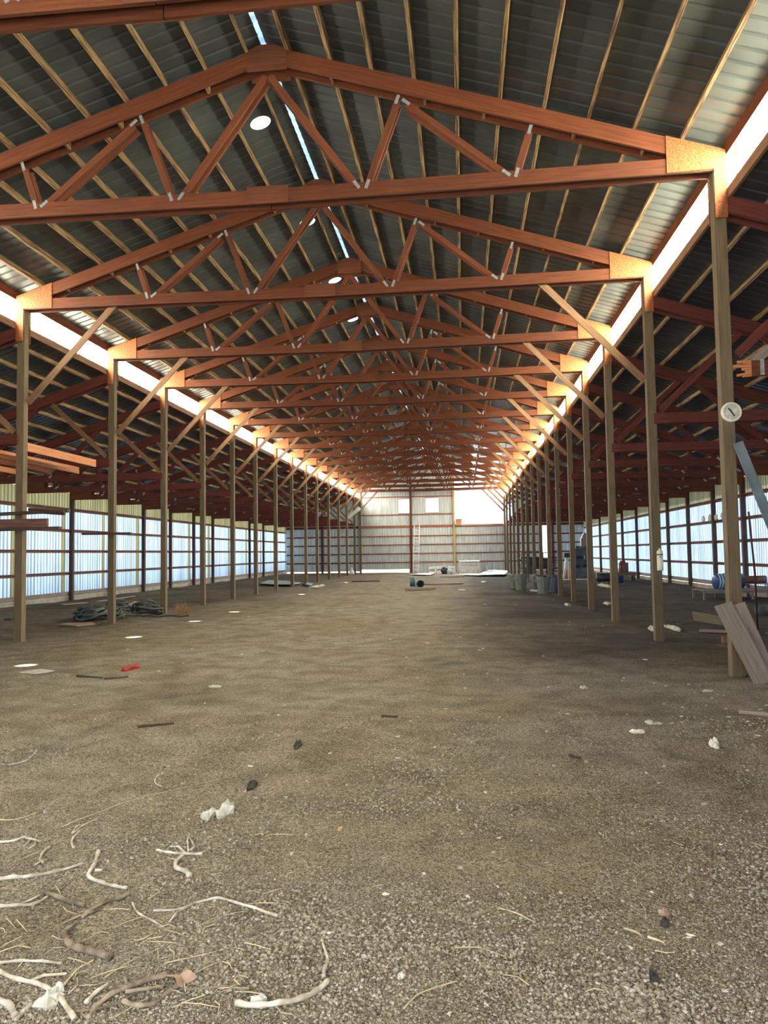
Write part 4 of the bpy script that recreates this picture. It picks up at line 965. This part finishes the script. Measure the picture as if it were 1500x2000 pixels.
for k in range(200):
    if k < 90: u, v = rr.uniform(700, 1500), rr.uniform(1150, 1420)
    elif k < 130: u, v = rr.uniform(0, 700), rr.uniform(1170, 1420)
    else: u, v = rr.uniform(400, 1500), rr.uniform(1420, 1990)
    c = G(u, v)
    if abs(abs(c.x)-6.02) < .25 or c.y > 45: continue
    s_ = rr.uniform(.0015, .0045)*c.y**.55+.003; o = bpy.data.objects.new('pale_stone', rr.choice(pm_)); COL.objects.link(o); o.location = (c.x, c.y, zg(c.x, c.y)-s_*.1); o.scale = (s_*rr.uniform(1, 1.8), s_, s_*.8); o.rotation_euler = (0, 0, rr.uniform(0, 6.28))
    tag(o, 'small pale stone or chip scattered on the dirt floor', 'stone', 'scattered pale stones')
# gravel (uncountable)
def gravel():
    rg = np.random.default_rng(4); N = 95000
    u = rg.uniform(-60, 1560, N); v = 2040-rg.random(N)**1.15*640
    P = []; 
    base = np.array([(1, 0, 0), (0, 1, 0), (-1, 0, 0), (0, -1, 0), (0, 0, 1), (0, 0, -1)], float)
    tri = np.array([(0, 1, 4), (1, 2, 4), (2, 3, 4), (3, 0, 4), (1, 0, 5), (2, 1, 5), (3, 2, 5), (0, 3, 5)])
    vs = np.empty((N, 6, 3)); col = np.empty(N)
    for i in range(N):
        g_ = G(u[i], v[i]); x, y = g_.x, g_.y
        clump = noise.noise(Vector((x*1.1, y*1.1, 2)))+.5*noise.noise(Vector((x*3, y*3, 7)))
        s = (.0026+.0062*rg.random()**2.6)*max(.35, 1.0+.8*clump)*(1 if y < 5 else (y/5)**.5)
        a = rg.random()*6.28; ca, sa = math.cos(a), math.sin(a)
        q = base*np.array([s*rg.uniform(.9, 1.7), s*rg.uniform(.7, 1.2), s*rg.uniform(.5, .9)])*rg.uniform(.75, 1.25, (6, 3))
        t = rg.uniform(-.5, .5); q[:, 2] += q[:, 0]*t
        vs[i, :, 0] = q[:, 0]*ca-q[:, 1]*sa+x; vs[i, :, 1] = q[:, 0]*sa+q[:, 1]*ca+y; vs[i, :, 2] = q[:, 2]+zg(x, y)+s*.25
        col[i] = rg.random()
    fs = (np.arange(N)[:, None, None]*6+tri[None]).reshape(-1, 3)
    me = bpy.data.meshes.new('gravel'); me.vertices.add(N*6); me.vertices.foreach_set('co', vs.ravel()); me.loops.add(len(fs)*3); me.loops.foreach_set('vertex_index', fs.ravel().astype(np.int32))
    me.polygons.add(len(fs)); me.polygons.foreach_set('loop_start', np.arange(len(fs), dtype=np.int32)*3)
    at = me.attributes.new('tone', 'FLOAT', 'POINT'); at.data.foreach_set('value', np.repeat(col, 6)); me.update(calc_edges=True)
    m = bpy.data.materials.new('gravel'); m.use_nodes = True; n = m.node_tree.nodes; b = n['Principled BSDF']; b.inputs['Roughness'].default_value = .9; b.inputs['Specular IOR Level'].default_value = .2
    a_ = n.new('ShaderNodeAttribute'); a_.attribute_name = 'tone'; cr = n.new('ShaderNodeValToRGB'); e = cr.color_ramp.elements
    e[0].color = (.10, .08, .055, 1); e[1].color = (.44, .40, .33, 1); x_ = e.new(.5); x_.color = (.25, .205, .145, 1); x_ = e.new(.9); x_.color = (.34, .30, .235, 1)
    m.node_tree.links.new(a_.outputs['Fac'], cr.inputs[0]); m.node_tree.links.new(cr.outputs[0], b.inputs['Base Color']); me.materials.append(m)
    o = bpy.data.objects.new('gravel', me); COL.objects.link(o); tag(o, 'loose brown grit and gravel over the foreground dirt', 'gravel', None, 'stuff')
gravel()
